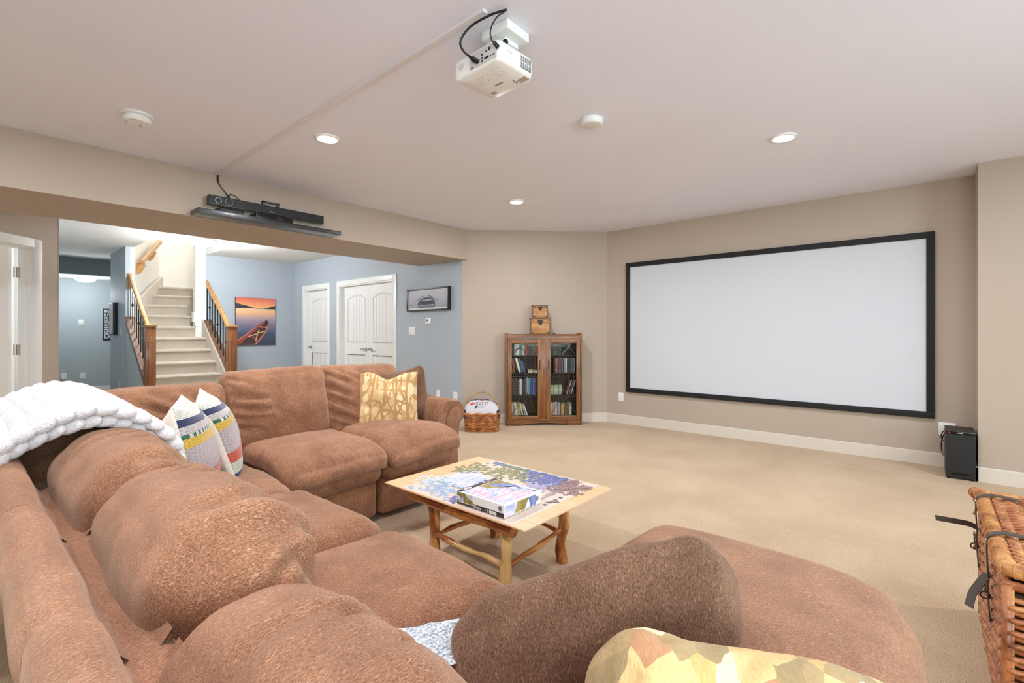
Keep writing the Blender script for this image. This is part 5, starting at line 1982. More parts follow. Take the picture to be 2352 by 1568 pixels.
# sides with rounded heads
for sx in (-1, 1):
    hd = [(0, 0), (D, 0), (D, HB + .012), (.03, HB + .012)] + [(.03 - .03 * math.sin(R(a)), HB - .018 + .03 * math.cos(R(a))) for a in range(15, 91, 15)]
    bput(G().prism(hd, sx * W2, sx * (W2 - .026), axis='x'), 'side_panel', M_OAKV)
    bput(G().tube([(sx * (W2 - .013), -.001, .0), (sx * (W2 - .013), -.001, HB - .03), (sx * (W2 - .013), .012, HB + .003), (sx * (W2 - .013), .04, HB + .012)], .009, 8), 'edge_bead', M_OAKV, 60)
top = [(.0, 1.140), (.0, 1.17)] + [(.028 - .028 * math.cos(R(a)), 1.17 + .028 * math.sin(R(a))) for a in range(15, 91, 15)] + [(D, 1.198), (D, 1.140)]
bput(G().prism(top, -W2 + .027, W2 - .027, axis='x'), 'waterfall_top', M_OAKH, 40)
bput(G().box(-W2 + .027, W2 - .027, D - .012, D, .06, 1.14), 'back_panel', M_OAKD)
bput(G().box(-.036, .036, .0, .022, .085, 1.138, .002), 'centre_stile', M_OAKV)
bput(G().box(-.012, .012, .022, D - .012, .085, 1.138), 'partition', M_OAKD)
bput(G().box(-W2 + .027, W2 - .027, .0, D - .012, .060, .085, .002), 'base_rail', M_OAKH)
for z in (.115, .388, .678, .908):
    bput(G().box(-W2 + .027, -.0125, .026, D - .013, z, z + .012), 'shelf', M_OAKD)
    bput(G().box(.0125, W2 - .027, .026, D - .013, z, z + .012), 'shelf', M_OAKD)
for sx in (-1, 1):
    g = G().box(sx * (W2 - .027), sx * .30, -.006, .03, 0, .058, .002)
    for k in range(4):
        g.tube([(sx * (W2 - .03), -.007, .012 + k * .012), (sx * .303, -.007, .012 + k * .012)], .0042, 6)
    bput(g, 'fluted_foot', M_OAKH, 50)
ap = [(-.298, .058)] + [(-.298 + .596 * k / 16, .012 + .022 * math.sin(math.pi * k / 16)) for k in range(17)] + [(.298, .058)]
bput(G().prism(ap, .004, .02, axis='y'), 'arched_apron', M_OAKH, 30)

M_CAME = flat('dark_lead_came', (72, 60, 50), .45, .3)
M_BRASS = flat('aged_brass', (150, 96, 48), .35, .8)
for sx in (-1, 1):
    dx0, dx1 = (-.474, -.037) if sx < 0 else (.037, .474)
    gx0, gx1 = dx0 + .048, dx1 - .048
    gz0, gz1, dz0, dz1 = .130, 1.078, .088, 1.137
    d = bput(G().box(dx0, gx0, -.014, .004, dz0, dz1, .003).box(gx1, dx1, -.014, .004, dz0, dz1, .003), 'glass_door', M_OAKV)
    d2 = G().box(gx0, gx1, -.014, .004, dz0, gz0, .003).box(gx0, gx1, -.014, .004, gz1, dz1, .003).obj('door_rail', M_OAKH, d, smooth=30)
    G().box(gx0 - .004, gx1 + .004, -.004, -.002, gz0 - .004, gz1 + .004).obj('glass_pane', M_GLASS, d, smooth=0)
    # leaded tracery
    w_ = gx1 - gx0
    cx_ = (gx0 + gx1) / 2
    g = G()
    y = -.0055
    T = lambda pts: g.tube([(cx_ + a * w_ / 2, y, z) for a, z in pts], .0036, 6)
    for a in (-.75, -.36, 0.02, .40, .78):
        T([(a, .44 if a in (-.36, .40) else .375), (a, .96 - .08 * abs(a))])
    T([(-1 + .05 * k, .955 + .055 * math.sin(math.pi * k / 20 * .9)) for k in range(0, 21)])
    T([(-.95 + .95 * k / 12, .93 + .13 * math.sin(math.pi / 2 * k / 12)) for k in range(13)])
    T([(.95 - .95 * k / 12, .93 + .13 * math.sin(math.pi / 2 * k / 12)) for k in range(13)])
    T([(-.36 + .36 * math.cos(R(a)) * 1.0, .935 + .075 * math.sin(R(a))) for a in range(0, 181, 15)])
    T([(.40 + .36 * math.cos(R(a)) * 1.0, .935 + .075 * math.sin(R(a))) for a in range(0, 181, 15)])
    T([(-.36 + .38 * (k / 12) ** .7, .375 - .075 * (k / 12) ** 1.5) for k in range(13)])
    T([(.40 - .38 * (k / 12) ** .7, .375 - .075 * (k / 12) ** 1.5) for k in range(13)])
    T([(-1, .15), (-.75, .20), (-.52, .27), (-.40, .34), (-.36, .44)])
    T([(1, .15), (.78, .20), (.56, .27), (.44, .34), (.40, .44)])
    T([(.02 - .38 * (1 - k / 10) ** 1.6, .375 + .11 * k / 10) for k in range(11)])
    T([(.02 + .38 * (1 - k / 10) ** 1.6, .375 + .11 * k / 10) for k in range(11)])
    T([(-1, .645), (1, .645)])
    T([(-1, .375), (1, .375)])
    g.obj('lead_tracery', M_CAME, d, smooth=60)
    hx = dx1 - .022 if sx < 0 else dx0 + .022
    G().tube(bez([(hx, -.014, .855), (hx, -.026, .85), (hx, -.030, .80), (hx, -.026, .75), (hx, -.014, .745)], 5), .006, 8).obj('door_handle', M_BRASS, d)
    for z in (.25, .98):
        G().tube([(dx0 - .004 if sx < 0 else dx1 + .004, -.006, z - .03), (dx0 - .004 if sx < 0 else dx1 + .004, -.006, z + .03)], .006, 8).obj('hinge', M_BRASS, d)

# ---------------------------------------------------------------- books, each one a thing
M_PAGE = flat('book_pages', (226, 214, 190), .8)
BC = {'cream': (222, 212, 190), 'black': (34, 30, 30), 'grey blue': (112, 122, 136), 'pale green': (176, 196, 164), 'red': (150, 44, 40), 'dark grey': (72, 70, 70),
      'dark red': (104, 34, 32), 'yellow': (214, 164, 60), 'brown red': (140, 62, 40), 'white': (232, 230, 224), 'blue': (52, 96, 170), 'sky blue': (120, 160, 206),
      'navy': (44, 56, 104), 'pale blue': (170, 184, 210), 'purple': (84, 60, 96), 'orange': (196, 96, 48), 'silver': (176, 176, 178), 'tan': (198, 168, 120), 'pink': (206, 150, 144), 'maroon': (96, 44, 44), 'teal': (60, 110, 120)}
BMAT = {}


def bmat(c):
    if c not in BMAT:
        t = NT('cover_' + c.replace(' ', '_'))
        b = BC[c]
        # printed lettering reads as light or dark dashes down the spine
        v = t.coord('Object', scale=(120, 1, 1))
        sp = t.noise(t.coord('Object', scale=(260, 20, 70)), 1, 2)
        lum = sum(b) / 3
        ink = (230, 224, 210) if lum < 120 else (70, 60, 60)
        k = t.ramp(sp.outputs[0], [(.60, (0, 0, 0)), (.64, (255, 255, 255))])
        t.set(color=t.mix(t.math('MULTIPLY', k, .55), lin(b), lin(ink)), rough=.4)
        BMAT[c] = t.m
    return BMAT[c]


ORD = ['first', 'second', 'third', 'fourth', 'fifth', 'sixth', 'seventh', 'eighth', 'ninth', 'tenth', 'eleventh', 'twelfth', 'thirteenth', 'fourteenth', 'fifteenth', 'sixteenth']
SHN = {.92: 'top', .69: 'second', .40: 'third', .127: 'bottom'}


def book(c, x, w_, h_, z, d_=.13, lean=0.0, y=.045, label=None, group=None, laid=False, kind='book'):
    g = G()
    if laid:
        g.box(0, w_, 0, d_, 0, h_, .001, mi=0)
    else:
        g.box(0, w_, 0, d_ - .003, 0, h_, .0015, mi=0)
        g.box(.002, w_ - .002, .004, d_, .003, h_ + .0004, mi=1)
    o = g.obj(kind, [bmat(c), M_PAGE], smooth=0)
    o.matrix_world = BM @ Matrix.Translation((x, y, z)) @ Matrix.Rotation(R(lean), 4, 'Y')
    tag(o, label, kind, group)
    return o


def row(side, z, items, x0, group):
    """items: (colour, width, height, lean)"""
    x = x0
    sh = SHN[z]
    for i, it in enumerate(items):
        c, w_, h_ = it[:3]
        ln = it[3] if len(it) > 3 else 0
        if ln < 0:      # top leans left
            off = w_ / math.cos(R(ln)) + .0015
            if i + 1 < len(items) and len(items[i + 1]) > 3:
                a2, h2 = R(-items[i + 1][3]), items[i + 1][2]
                off = max(off, w_ / math.cos(R(ln)) + h2 * math.sin(a2) - h2 * math.cos(a2) * math.tan(R(-ln)) + .001)
            lab = f'{c} book leaning left, {ORD[i]} from left on the {sh} shelf behind the {side} door'
            book(c, x - 0.0, w_, h_, z + .0012, lean=ln, label=lab, group=group)
            x += off
        else:
            lab = f'{c} book, {ORD[i]} from the left on the {sh} shelf behind the {side} door'
            book(c, x, w_, h_, z + .0008, label=lab, group=group)
            x += w_ + .0012


A = 'books on the '
row('left', .92, [('cream', .030, .150), ('black', .032, .152), ('cream', .034, .152), ('white', .030, .150), ('grey blue', .034, .152), ('pale green', .036, .152),
                  ('red', .034, .150), ('dark red', .022, .150), ('black', .030, .150), ('dark grey', .026, .152), ('dark red', .028, .150), ('brown red', .02, .146)], -.452, A + 'top left shelf')
LB = lambda *a: row('left', *a)
row('left', .69, [('yellow', .024, .17, -5), ('brown red', .030, .19, -8), ('black', .016, .19, -12), ('white', .028, .20, -15), ('dark grey', .030, .19, -16), ('blue', .024, .155, -17)], -.437, A + 'second left shelf')
for k, (c, h_) in enumerate([('cream', .022), ('tan', .018)]):
    book(c, -.205, .06, h_, .6905 + k * .0225, label=f'{c} small box lying {"under" if k == 0 else "upon"} another on the second left shelf', laid=True, kind='box', group='small boxes on the second left shelf')
book('white', -.135, .05, .030, .6905, label='white small box alone at the right end of the second left shelf', laid=True, kind='box', group='small boxes on the second left shelf')
row('left', .40, [('black', .032, .205), ('maroon', .040, .200), ('black', .034, .205), ('dark grey', .020, .19), ('white', .032, .205), ('black', .030, .19), ('dark grey', .030, .215), ('pale blue', .022, .225), ('sky blue', .022, .215), ('navy', .030, .215), ('blue', .030, .215), ('navy', .022, .21)], -.452, A + 'third left shelf')
row('left', .127, [('tan', .018, .175, -5), ('cream', .020, .17, -6), ('pink', .016, .17, -7), ('white', .026, .17, -8), ('pale green', .014, .165, -9), ('yellow', .026, .168, -9), ('cream', .022, .160, -12), ('silver', .020, .155, -17), ('white', .016, .152, -19)], -.437, A + 'bottom left shelf')
row('right', .92, [('dark grey', .040, .145), ('black', .036, .148), ('dark grey', .040, .14), ('black', .034, .148), ('grey blue', .012, .15)], .060, A + 'top right shelf')
o = book('silver', .235, .012, .17, .9212 + .012 * math.sin(R(42)), lean=42, label='silver case leaning steeply alone at the right of the top right shelf', kind='book')
row('right', .69, [('maroon', .017, .190), ('orange', .016, .192), ('purple', .017, .190), ('dark grey', .017, .192), ('navy', .016, .190), ('orange', .017, .190), ('black', .016, .188),
                   ('sky blue', .018, .192), ('white', .017, .190), ('purple', .017, .190), ('dark red', .017, .190), ('black', .016, .192), ('teal', .017, .188), ('maroon', .017, .190), ('grey blue', .017, .190)][:16], .148, A + 'second right shelf')
row('right', .127, [('white', .020, .165), ('pink', .018, .168), ('cream', .016, .165), ('silver', .018, .165), ('pink', .020, .170), ('white', .018, .170), ('orange', .018, .168), ('pale blue', .018, .165), ('maroon', .016, .140),
                    ('tan', .018, .145), ('yellow', .020, .150), ('dark grey', .024, .150), ('brown red', .018, .148), ('dark grey', .018, .150), ('pale green', .018, .165), ('white', .016, .160)], .060, A + 'bottom right shelf')
for k, (c, h_, w_) in enumerate([('pale green', .042, .185), ('cream', .040, .185), ('pale green', .040, .18)]):
    book(c, .062, w_, h_, .4005 + k * .0425, d_=.14, label=f'{c} flat book, {["lowest", "middle", "topmost"][k]} of the lying stack on the third right shelf', laid=True, group='stack on the third right shelf')
for k, (c, x, ln) in enumerate([('pink', .300, 20), ('dark grey', .330, 19), ('silver', .356, 18)]):
    book(c, x, .017, .195, .4015 + .017 * math.sin(R(ln)), lean=ln, label=f'{c} book leaning right, {ORD[k]} of three on the third right shelf', group='leaning books on the third right shelf')

# ---------------------------------------------------------------- two small chests on top
M_CH = wood('antique_pine', (140, 88, 40), (186, 126, 60), (204, 148, 78), 0, 1.2, .45, .15)
M_CHS = flat('grey_brown_leather', (104, 84, 68), .6)
M_IRON = flat('dark_iron', (44, 38, 34), .5, .4)


def chest(label, cx_, z, w_, h_, d_):
    e = empty('wooden_chest', label, 'chest', M=BM @ Matrix.Translation((cx_, .105, z)))
    lid = h_ * .74
    G().box(-w_ / 2 + .008, w_ / 2 - .008, -d_ / 2 + .006, d_ / 2 - .006, .008, lid, .003).obj('body', M_CH, e, smooth=30)
    G().box(-w_ / 2, w_ / 2, -d_ / 2, d_ / 2, 0, .010, .003).obj('base_moulding', M_CHS, e, smooth=30)
    G().box(-w_ / 2 + .006, w_ / 2 - .006, -d_ / 2 + .004, d_ / 2 - .004, lid + .002, h_ - .012, .003).obj('lid', M_CH, e, smooth=30)
    G().box(-w_ / 2 - .003, w_ / 2 + .003, -d_ / 2 - .003, d_ / 2 + .003, h_ - .012, h_, .004).obj('lid_moulding', M_CHS, e, smooth=30)
    for s in (-1, 1):
        G().box(s * (w_ / 2 - .012), s * (w_ / 2 - .002), -d_ / 2 + .004, -d_ / 2 + .016, .011, h_ - .013, .002).obj('corner_post', M_CHS, e, smooth=30)
        for zz in (.016, h_ - .034):
            G().prism([(s * (w_ / 2 - .014), zz), (s * (w_ / 2 - .055), zz + .004), (s * (w_ / 2 - .040), zz + .010), (s * (w_ / 2 - .030), zz + .008), (s * (w_ / 2 - .014), zz + .016)], -d_ / 2 + .001, -d_ / 2 + .006, axis='y').obj('corner_mount', M_IRON, e, smooth=0)
    zc = lid
    g = G().prism([(x * w_ * .15, zc + q * h_ * .16) for x, q in [(-1, .9), (-.5, .65), (0, 1.0), (.5, .65), (1, .9), (.85, 0), (.55, -.2), (.45, -.75), (0, -1.1), (-.45, -.75), (-.55, -.2), (-.85, 0)]], -d_ / 2 - .004, -d_ / 2 + .006, axis='y')
    g.obj('hasp', M_IRON, e, smooth=0)
    return e


chest('larger antique wooden chest standing on the bookcase, carrying a smaller chest', -.045, 1.1985, .262, .212, .16)
chest('smaller antique wooden chest on top of the larger chest', -.045, 1.4112, .206, .170, .13)
o = G().box(-.008, .008, -.01, .01, 0, .008, .002).box(.012, .036, -.008, .008, 0, .010, .003).obj('small_clip', M_BLACK, smooth=0)
o.matrix_world = BM @ Matrix.Translation((.13, .08, 1.1985))
tag(o, 'tiny black clip lying on the bookcase top right of the chests', 'clip')
# ================================================================ wicker
def wicker_mat(name, a, b, c):
    t = NT(name)
    n = t.noise(t.coord(scale=(1, 1, 1)), 14, 3, .6)
    n2 = t.noise(t.coord(), 160, 2, .6)
    col = t.ramp(n.outputs[0], [(.30, a), (.5, b), (.70, c)])
    col = t.mix(.5, col, t.ramp(n2.outputs[0], [(.3, (190, 180, 170)), (.7, (255, 255, 255))]), 'MULTIPLY')
    t.set(color=col, rough=.38, coat=.15)
    return t.m


M_WICK = wicker_mat('red_brown_wicker', (126, 66, 34), (176, 104, 58), (208, 142, 88))
M_WICKL = wicker_mat('golden_wicker', (150, 90, 44), (200, 138, 78), (228, 172, 112))
M_STRAP = flat('dark_leather', (74, 64, 54), .5)
M_INNER = flat('wicker_inner_shadow', (64, 36, 20), .9)  # dark infill that paints the shade seen between the withies


def weave_row(g, p0, du, L, nrm, pitch, amp, phase, r, sag=0.0, seed=0, nst=4, nseg=6):
    """one withy running from p0 along du, passing in front of and behind stakes every pitch"""
    rg = random.Random(seed)
    n = max(2, int(L / pitch * nst))
    pts = []
    for i in range(n + 1):
        s = L * i / n
        o = amp * math.cos(math.pi * s / pitch + phase)
        pts.append(Vector(p0) + Vector(du) * s + Vector(nrm) * o + Vector((0, 0, rg.uniform(-.0006, .0006))))
    g.tube(pts, r, nseg, cap=True)


X0, X1, Y0, Y1, ZT = 2.03, 2.90, -.175, -.76, .47
TO = Vector((2.475, -.47, 0))
trunk = empty('wicker_hamper', 'large red brown wicker hamper with leather straps on the carpet', 'hamper', TO)
PITCH, ROW = .064, .0185
nrow = int((ZT - .03) / ROW)
for nm, p, du, L, nr in [('front_weave', (X0, Y0), (1, 0, 0), X1 - X0, (0, 1, 0)), ('end_weave', (X0, Y1), (0, 1, 0), Y0 - Y1, (-1, 0, 0)),
                         ('far_end_weave', (X1, Y1), (0, 1, 0), Y0 - Y1, (1, 0, 0)), ('back_weave', (X0, Y1), (1, 0, 0), X1 - X0, (0, -1, 0))]:
    g = G()
    fine = nm in ('front_weave', 'end_weave')
    for k in range(nrow if fine else nrow):
        z = .018 + k * ROW
        tap = -.03 * (1 - z / ZT) * 0
        weave_row(g, (p[0], p[1], z), du, L, nr, PITCH, .0085, k * math.pi, .0086, seed=k, nst=4 if fine else 2, nseg=6 if fine else 4)
    o = put(g, nm, M_WICK, trunk, TO, 180)
    o['kind'] = 'stuff'
    ns = int(L / PITCH) + 1
    for i in range(ns):
        s = min(L - .004, i * PITCH)
        q = Vector((p[0], p[1], 0)) + Vector(du) * s
        if fine or i % 2 == 0:
            put(G().tube([(q.x, q.y, .01), (q.x, q.y, ZT - .01)], .0068, 6), 'stake', M_WICKL, trunk, TO, 180)
put(G().box(X0 + .012, X1 - .012, Y1 + .012, Y0 - .012, .012, ZT - .03), 'inner_shade', M_INNER, trunk, TO, 0)
for z, r in ((.014, .014), (ZT - .002, .014)):
    put(G().tube([(X0, Y0, z), (X1, Y0, z), (X1, Y1, z), (X0, Y1, z)], r, 8, closed=True), 'border', M_WICK, trunk, TO, 180)
# corner posts
for x, y in ((X0, Y0), (X1, Y0), (X0, Y1), (X1, Y1)):
    put(G().tube([(x, y, .0), (x, y, ZT)], .013, 8), 'corner_post', M_WICK, trunk, TO, 180)
# lid: wrapped rims, ribs along X, withies across
ZL = ZT + .038
lx0, lx1, ly0, ly1 = X0 + .01, X1 + .0, Y0 + .0, Y1 - .006
g = G()
rim = [(lx0 + .05, ly0, ZL), (lx1 - .02, ly0, ZL), (lx1, ly0 - .03, ZL), (lx1, ly1 + .03, ZL), (lx1 - .03, ly1, ZL), (lx0 + .05, ly1, ZL), (lx0, ly1 + .06, ZL), (lx0, ly0 - .06, ZL)]
rim = bez(rim + [rim[0]], 6)[:-1]
put(g.tube(rim, .0235, 10, closed=True), 'lid_rim', M_WICKL, trunk, TO, 180)
# wrapping turns round the rim
g = G()
def loop_round(g, c, d, r, rr):
    d = Vector(d).normalized()
    a = Vector((0, 0, 1))
    b = d.cross(a).normalized()
    g.tube([Vector(c) + a * r * math.cos(2 * math.pi * k / 12) + b * r * math.sin(2 * math.pi * k / 12) + d * (.006 * k / 12) for k in range(12)], rr, 5, closed=True)
m = len(rim)
for i in range(m):
    a, b = rim[i], rim[(i + 1) % m]
    L = (b - a).length
    nn = max(1, int(L / .016))
    for k in range(nn):
        q = a.lerp(b, k / nn)
        if q.y > ly0 - .2 or q.x < lx0 + .1:
            loop_round(g, q, b - a, .0238, .0022)
o = put(g, 'rim_wrapping', M_WICKL, trunk, TO, 180)
o['kind'] = 'stuff'
ny = 11
for i in range(ny):
    y = ly0 - .045 + (ly1 - ly0 + .09) * i / (ny - 1)
    o = put(G().tube([(lx0 + .01, y, ZL + .012), (lx1 - .006, y, ZL + .012)], .0082, 6), 'lid_rib', M_WICKL, trunk, TO, 180)
g = G()
nx = int((lx1 - lx0 - .03) / .0165)
pit = (ly0 - ly1 - .09) / (ny - 1)
for k in range(nx):
    x = lx0 + .02 + k * .0165
    weave_row(g, (x, ly1 + .045 - pit / 2, ZL + .012), (0, 1, 0), ly0 - ly1 - .09 + pit, (0, 0, 1), pit, .0085, k * math.pi + math.pi / 2 * 0, .0062, seed=k, nst=4, nseg=5)
o = put(g, 'lid_weave', M_WICK, trunk, TO, 180)
o['kind'] = 'stuff'
put(G().box(lx0 + .02, lx1 - .02, ly1 + .02, ly0 - .02, ZL - .012, ZL - .004), 'lid_shade', M_INNER, trunk, TO, 0)


# leather straps
def strap(pts, wd, th, name, mat=M_STRAP, wdir=None):
    """flat strip along pts; width along wdir"""
    P = bez(pts, 8)
    g = G()
    W = Vector(wdir).normalized() if wdir is not None else Vector((1, 0, 0))
    L = []
    for i, p in enumerate(P):
        t = (P[min(i + 1, len(P) - 1)] - P[max(i - 1, 0)]).normalized()
        n = t.cross(W).normalized()
        L.append([p - W * wd / 2 - n * th / 2, p + W * wd / 2 - n * th / 2, p + W * wd / 2 + n * th / 2, p - W * wd / 2 + n * th / 2])
    g.grid(np.array([[list(v) for v in r] for r in L]), closed_v=True)
    k = len(L)
    g.f += [(0, 1, 2, 3), (4 * k - 4, 4 * k - 3, 4 * k - 2, 4 * k - 1)]
    g.m += [0, 0]
    return put(g, name, mat, trunk, TO, 40)


yf = Y0 + .018
for x in (2.79, 2.29):
    strap([(x, ly0 - .10, ZL + .030), (x, ly0 - .03, ZL + .036), (x, ly0 + .018, ZL + .022), (x, ly0 + .026, ZL - .01), (x, yf + .008, ZL - .05), (x + .005, yf + .004, ZL - .13)], .030, .004, 'strap')
    strap([(x + .005, yf + .002, ZL - .11), (x + .002, yf + .006, ZL - .16), (x, yf + .004, ZL - .21), (x, yf, ZL - .27)], .030, .004, 'lower_strap')
    g = G().tube([(x - .016, yf + .012, ZL - .135), (x + .022, yf + .012, ZL - .135), (x + .022, yf + .012, ZL - .165), (x - .016, yf + .012, ZL - .165)], .0028, 6, closed=True)
    g.tube([(x - .016, yf + .013, ZL - .15), (x + .022, yf + .013, ZL - .15)], .002, 6)
    put(g, 'buckle', flat('dull_steel', (120, 116, 108), .35, .9), trunk, TO, 180)
    put(G().lathe([(.006, 0), (.005, .004), (0, .005)], 10, M=Matrix.Translation((x, ly0 + .026, ZL)) @ Matrix.Rotation(R(-90), 4, 'X')), 'rivet', M_CHROME, trunk, TO)
    put(G().tube([(x + .006 + .0 * k, yf + .012 + .012 * math.cos(R(k * 30)), ZL - .19 + .012 * math.sin(R(k * 30))) for k in range(12)], .003, 6, closed=True), 'strap_loop', M_STRAP, trunk, TO, 180)
strap([(2.795, yf + .004, ZL - .11), (2.79, yf + .03, ZL - .10), (2.775, yf + .075, ZL - .095), (2.755, yf + .135, ZL - .09)], .022, .0035, 'strap_tail', wdir=(.25, .1, 1))
strap([(2.29, yf + .006, ZL - .115), (2.28, yf + .022, ZL - .14), (2.255, yf + .045, ZL - .18), (2.225, yf + .055, ZL - .215)], .024, .0035, 'strap_tail', wdir=(.5, .7, .1))
for x, z in ((2.885, ZL - .05), (2.89, ZL - .20)):
    put(G().tube([(x + .02 * math.cos(R(a)), Y0 + .012 + .014 * abs(math.sin(R(a))), z + .03 * math.sin(R(a))) for a in range(-90, 91, 15)], .005, 6), 'wicker_loop', M_WICK, trunk, TO, 180)

# ---------------------------------------------------------------- small handled basket beside the bookcase
KM = Matrix.Translation((4.295, 4.215, 0)) @ Matrix.Rotation(R(-49), 4, 'Z')
bk = empty('wicker_basket', 'orange brown wicker basket with a hoop handle beside the bookcase', 'basket', M=KM)
bw, bd_, bh = .215, .14, .215


def ring(z, k=1.0, n=48):
    pts = []
    for i in range(n):
        a = 2 * math.pi * i / n
        c, s = math.cos(a), math.sin(a)
        x = bw * k * math.copysign(abs(c) ** .32, c)
        y = bd_ * k * math.copysign(abs(s) ** .32, s)
        pts.append((x, y, z))
    return pts


# resample so stakes are evenly spaced round the loop
def even_ring(z, k, n):
    P = [Vector(p) for p in ring(z, k, 400)]
    P.append(P[0])
    seg = [0]
    for a, b in zip(P, P[1:]):
        seg.append(seg[-1] + (b - a).length)
    out = []
    j = 0
    for i in range(n):
        t = seg[-1] * i / n
        while seg[j + 1] < t:
            j += 1
        f = (t - seg[j]) / max(1e-9, seg[j + 1] - seg[j])
        out.append(P[j].lerp(P[j + 1], f))
    return out


M_WICKO = wicker_mat('orange_wicker', (140, 74, 34), (192, 118, 60), (222, 160, 96))
NS = 25
g = G()
for r in range(14):
    z = .012 + r * .0145
    k = .93 + .07 * z / bh
    R_ = even_ring(z, k, NS * 4)
    pts = []
    for i, p in enumerate(R_):
        o = .0065 * math.cos(math.pi * i / 4 + r * math.pi)
        nn = Vector((p.x / bw ** 2, p.y / bd_ ** 2, 0)).normalized()
        pts.append(p + nn * o)
    g.tube(pts, .0062, 6, closed=True)
o = g.obj('weave', M_WICKO, bk, smooth=180)
o['kind'] = 'stuff'
for i in range(NS):
    a, b = even_ring(.01, .93, NS)[i], even_ring(bh, 1.0, NS)[i]
    G().tube([a, b], .0045, 6).obj('stake', M_WICKO, bk, smooth=180)
g = G()
for q, (zz, kk) in enumerate(((bh, 1.0), (bh + .012, 1.02), (bh + .004, 1.05))):
    R_ = even_ring(zz, kk, 100)
    g.tube([p + Vector((0, 0, .005 * math.sin(i * .6 + q * 2))) for i, p in enumerate(R_)], .008, 6, closed=True)
g.obj('braided_rim', M_WICKO, bk, smooth=180)
G().prism([(p.x, p.y) for p in even_ring(0, .92, 40)], .0, .012).obj('bottom', M_WICKO, bk, smooth=0)
G().prism([(p.x, p.y) for p in even_ring(0, .90, 40)], .012, bh - .05).obj('inner_shade', M_INNER, bk, smooth=0)
hp = [(bw * 1.04 * math.cos(R(a)), 0.0, bh - .02 + .285 * math.sin(R(a))) for a in range(0, 181, 9)]
G().tube(hp, .0085, 8).obj('handle', wicker_mat('pale_cane', (150, 112, 70), (190, 150, 102), (214, 180, 134)), bk, smooth=180)

# jersey stuffed into the basket
n, m = 110, 90
P = np.zeros((n + 1, m + 1, 3))
for i in range(n + 1):
    for j in range(m + 1):
        u, v = i / n * 2 - 1, j / m * 2 - 1
        r = max(abs(u), abs(v))
        hgt = (1 - abs(u) ** 3.2) ** .6 * (1 - abs(v) ** 2.6) ** .6 if r < 1 else 0
        P[i, j] = (u * .225, v * .130, .185 + .205 * hgt)
Q = P.reshape(-1, 3)
Q[:, 2] += .016 * vnoise(Q * np.array([9, 9, 2]), 3) + .006 * vnoise(Q * np.array([30, 18, 3]), 4)
Q[:, 0] += .03 * np.clip((Q[:, 2] - .26) / .12, 0, 1) * np.sign(Q[:, 0]) * np.abs(Q[:, 0] / .196) ** 2
P = Q.reshape(P.shape)
g = G().grid(P)
low = P.copy()
low[..., 2] = np.minimum(low[..., 2] - .012, .172)
g2 = G().grid(low[:, ::-1])
c = P.mean(axis=2)
mats = []
for i in range(n):
    for j in range(m):
        u, v = (i + .5) / n * 2 - 1, (j + .5) / m * 2 - 1
        # v=-1 faces the viewer
        k = 0
        if v > -.25 + .1 * u * u or abs(u) > .93 - .22 * max(0, -v - .4):
            k = 1
        elif -.62 < u < -.36 and -.66 < v < -.46 and abs(u + .49) + abs(v + .56) * 1.1 < .16:
            k = 2
        elif -.36 < u < .32 and -.60 < v < -.50 and (i // 3 + (j // 3) * 3) % 5 < 3:
            k = 3
        elif -.42 < u < .32 and -.69 < v < -.64 and (i // 2) % 4 < 2:
            k = 3
        elif -.36 + (v + .8) * .7 < u < -.26 + (v + .8) * .7 and -.84 < v < -.72:
            k = 3
        elif -.24 < u < .14 and -.83 < v < -.73:
            k = 4
        elif .28 < u < .80 and -.56 < v < -.40 and abs(u - .5 - (v + .48) * 2) < .2:
            k = 4
        elif abs(u + .02) < .09 and -.34 < v < -.24:
            k = 2
        mats.append(k)
g.m = mats
mm = [flat('jersey_white', (206, 200, 206), .85), flat('jersey_navy', (44, 48, 66), .85), flat('jersey_red', (214, 84, 66), .8), flat('jersey_black', (50, 46, 54), .8), flat('jersey_grey', (176, 180, 186), .85)]
g.add(g2.v, g2.f, 1)
j = g.obj('folded_jersey', mm, smooth=180)
j.matrix_world = KM
tag(j, 'white and navy jersey with red and black print stuffed into the small basket', 'jersey')
# ================================================================ staircase
RISE, RUN = .19, .245
SY1 = 8.19
st = empty('staircase', 'carpeted staircase rising to a winder between two wooden railings', 'staircase', (2.38, 8.2, 0))
SO_ = Vector((2.38, 8.2, 0))


def step_box(poly_front_l, poly_front_r, back_l, back_r, z):
    """carpeted step: rounded nosing along the front edge (left/right ends), tread back to the next riser"""
    fl, fr_ = Vector((*poly_front_l, 0)), Vector((*poly_front_r, 0))
    g = G()
    d = (fr_ - fl).normalized()
    nrm = Vector((d.y, -d.x, 0))      # outwards, down the stairs
    r = .026
    sec = [(-r * 1.0, -RISE)] + [(0 - r, -2 * r - .004)] + [(-r + r * math.cos(R(a)), -r + r * math.sin(R(a))) for a in range(-80, 91, 17)]
    L = []
    for q in (fl, fr_):
        L.append([(q + nrm * o + Vector((0, 0, z + h))) for o, h in sec])
    k = len(sec)
    bl, br = Vector((*back_l, z)), Vector((*back_r, z))
    L[0].append(bl); L[1].append(br)
    L[0].append(bl - Vector((0, 0, RISE))); L[1].append(br - Vector((0, 0, RISE)))
    # subdivide across for slight unevenness
    n = 12
    P = [[list(a.lerp(b, i / n)) for a, b in zip(L[0], L[1])] for i in range(n + 1)]
    P = np.array(P)
    Q = P.reshape(-1, 3)
    Q[:, 2] += .003 * vnoise(Q * 9, 2)
    g.grid(Q.reshape(P.shape), closed_v=True)
    m = len(L[0])
    g.f += [tuple(range(m)), tuple(range(n * m, n * m + m))]
    g.m += [0, 0]
    return g


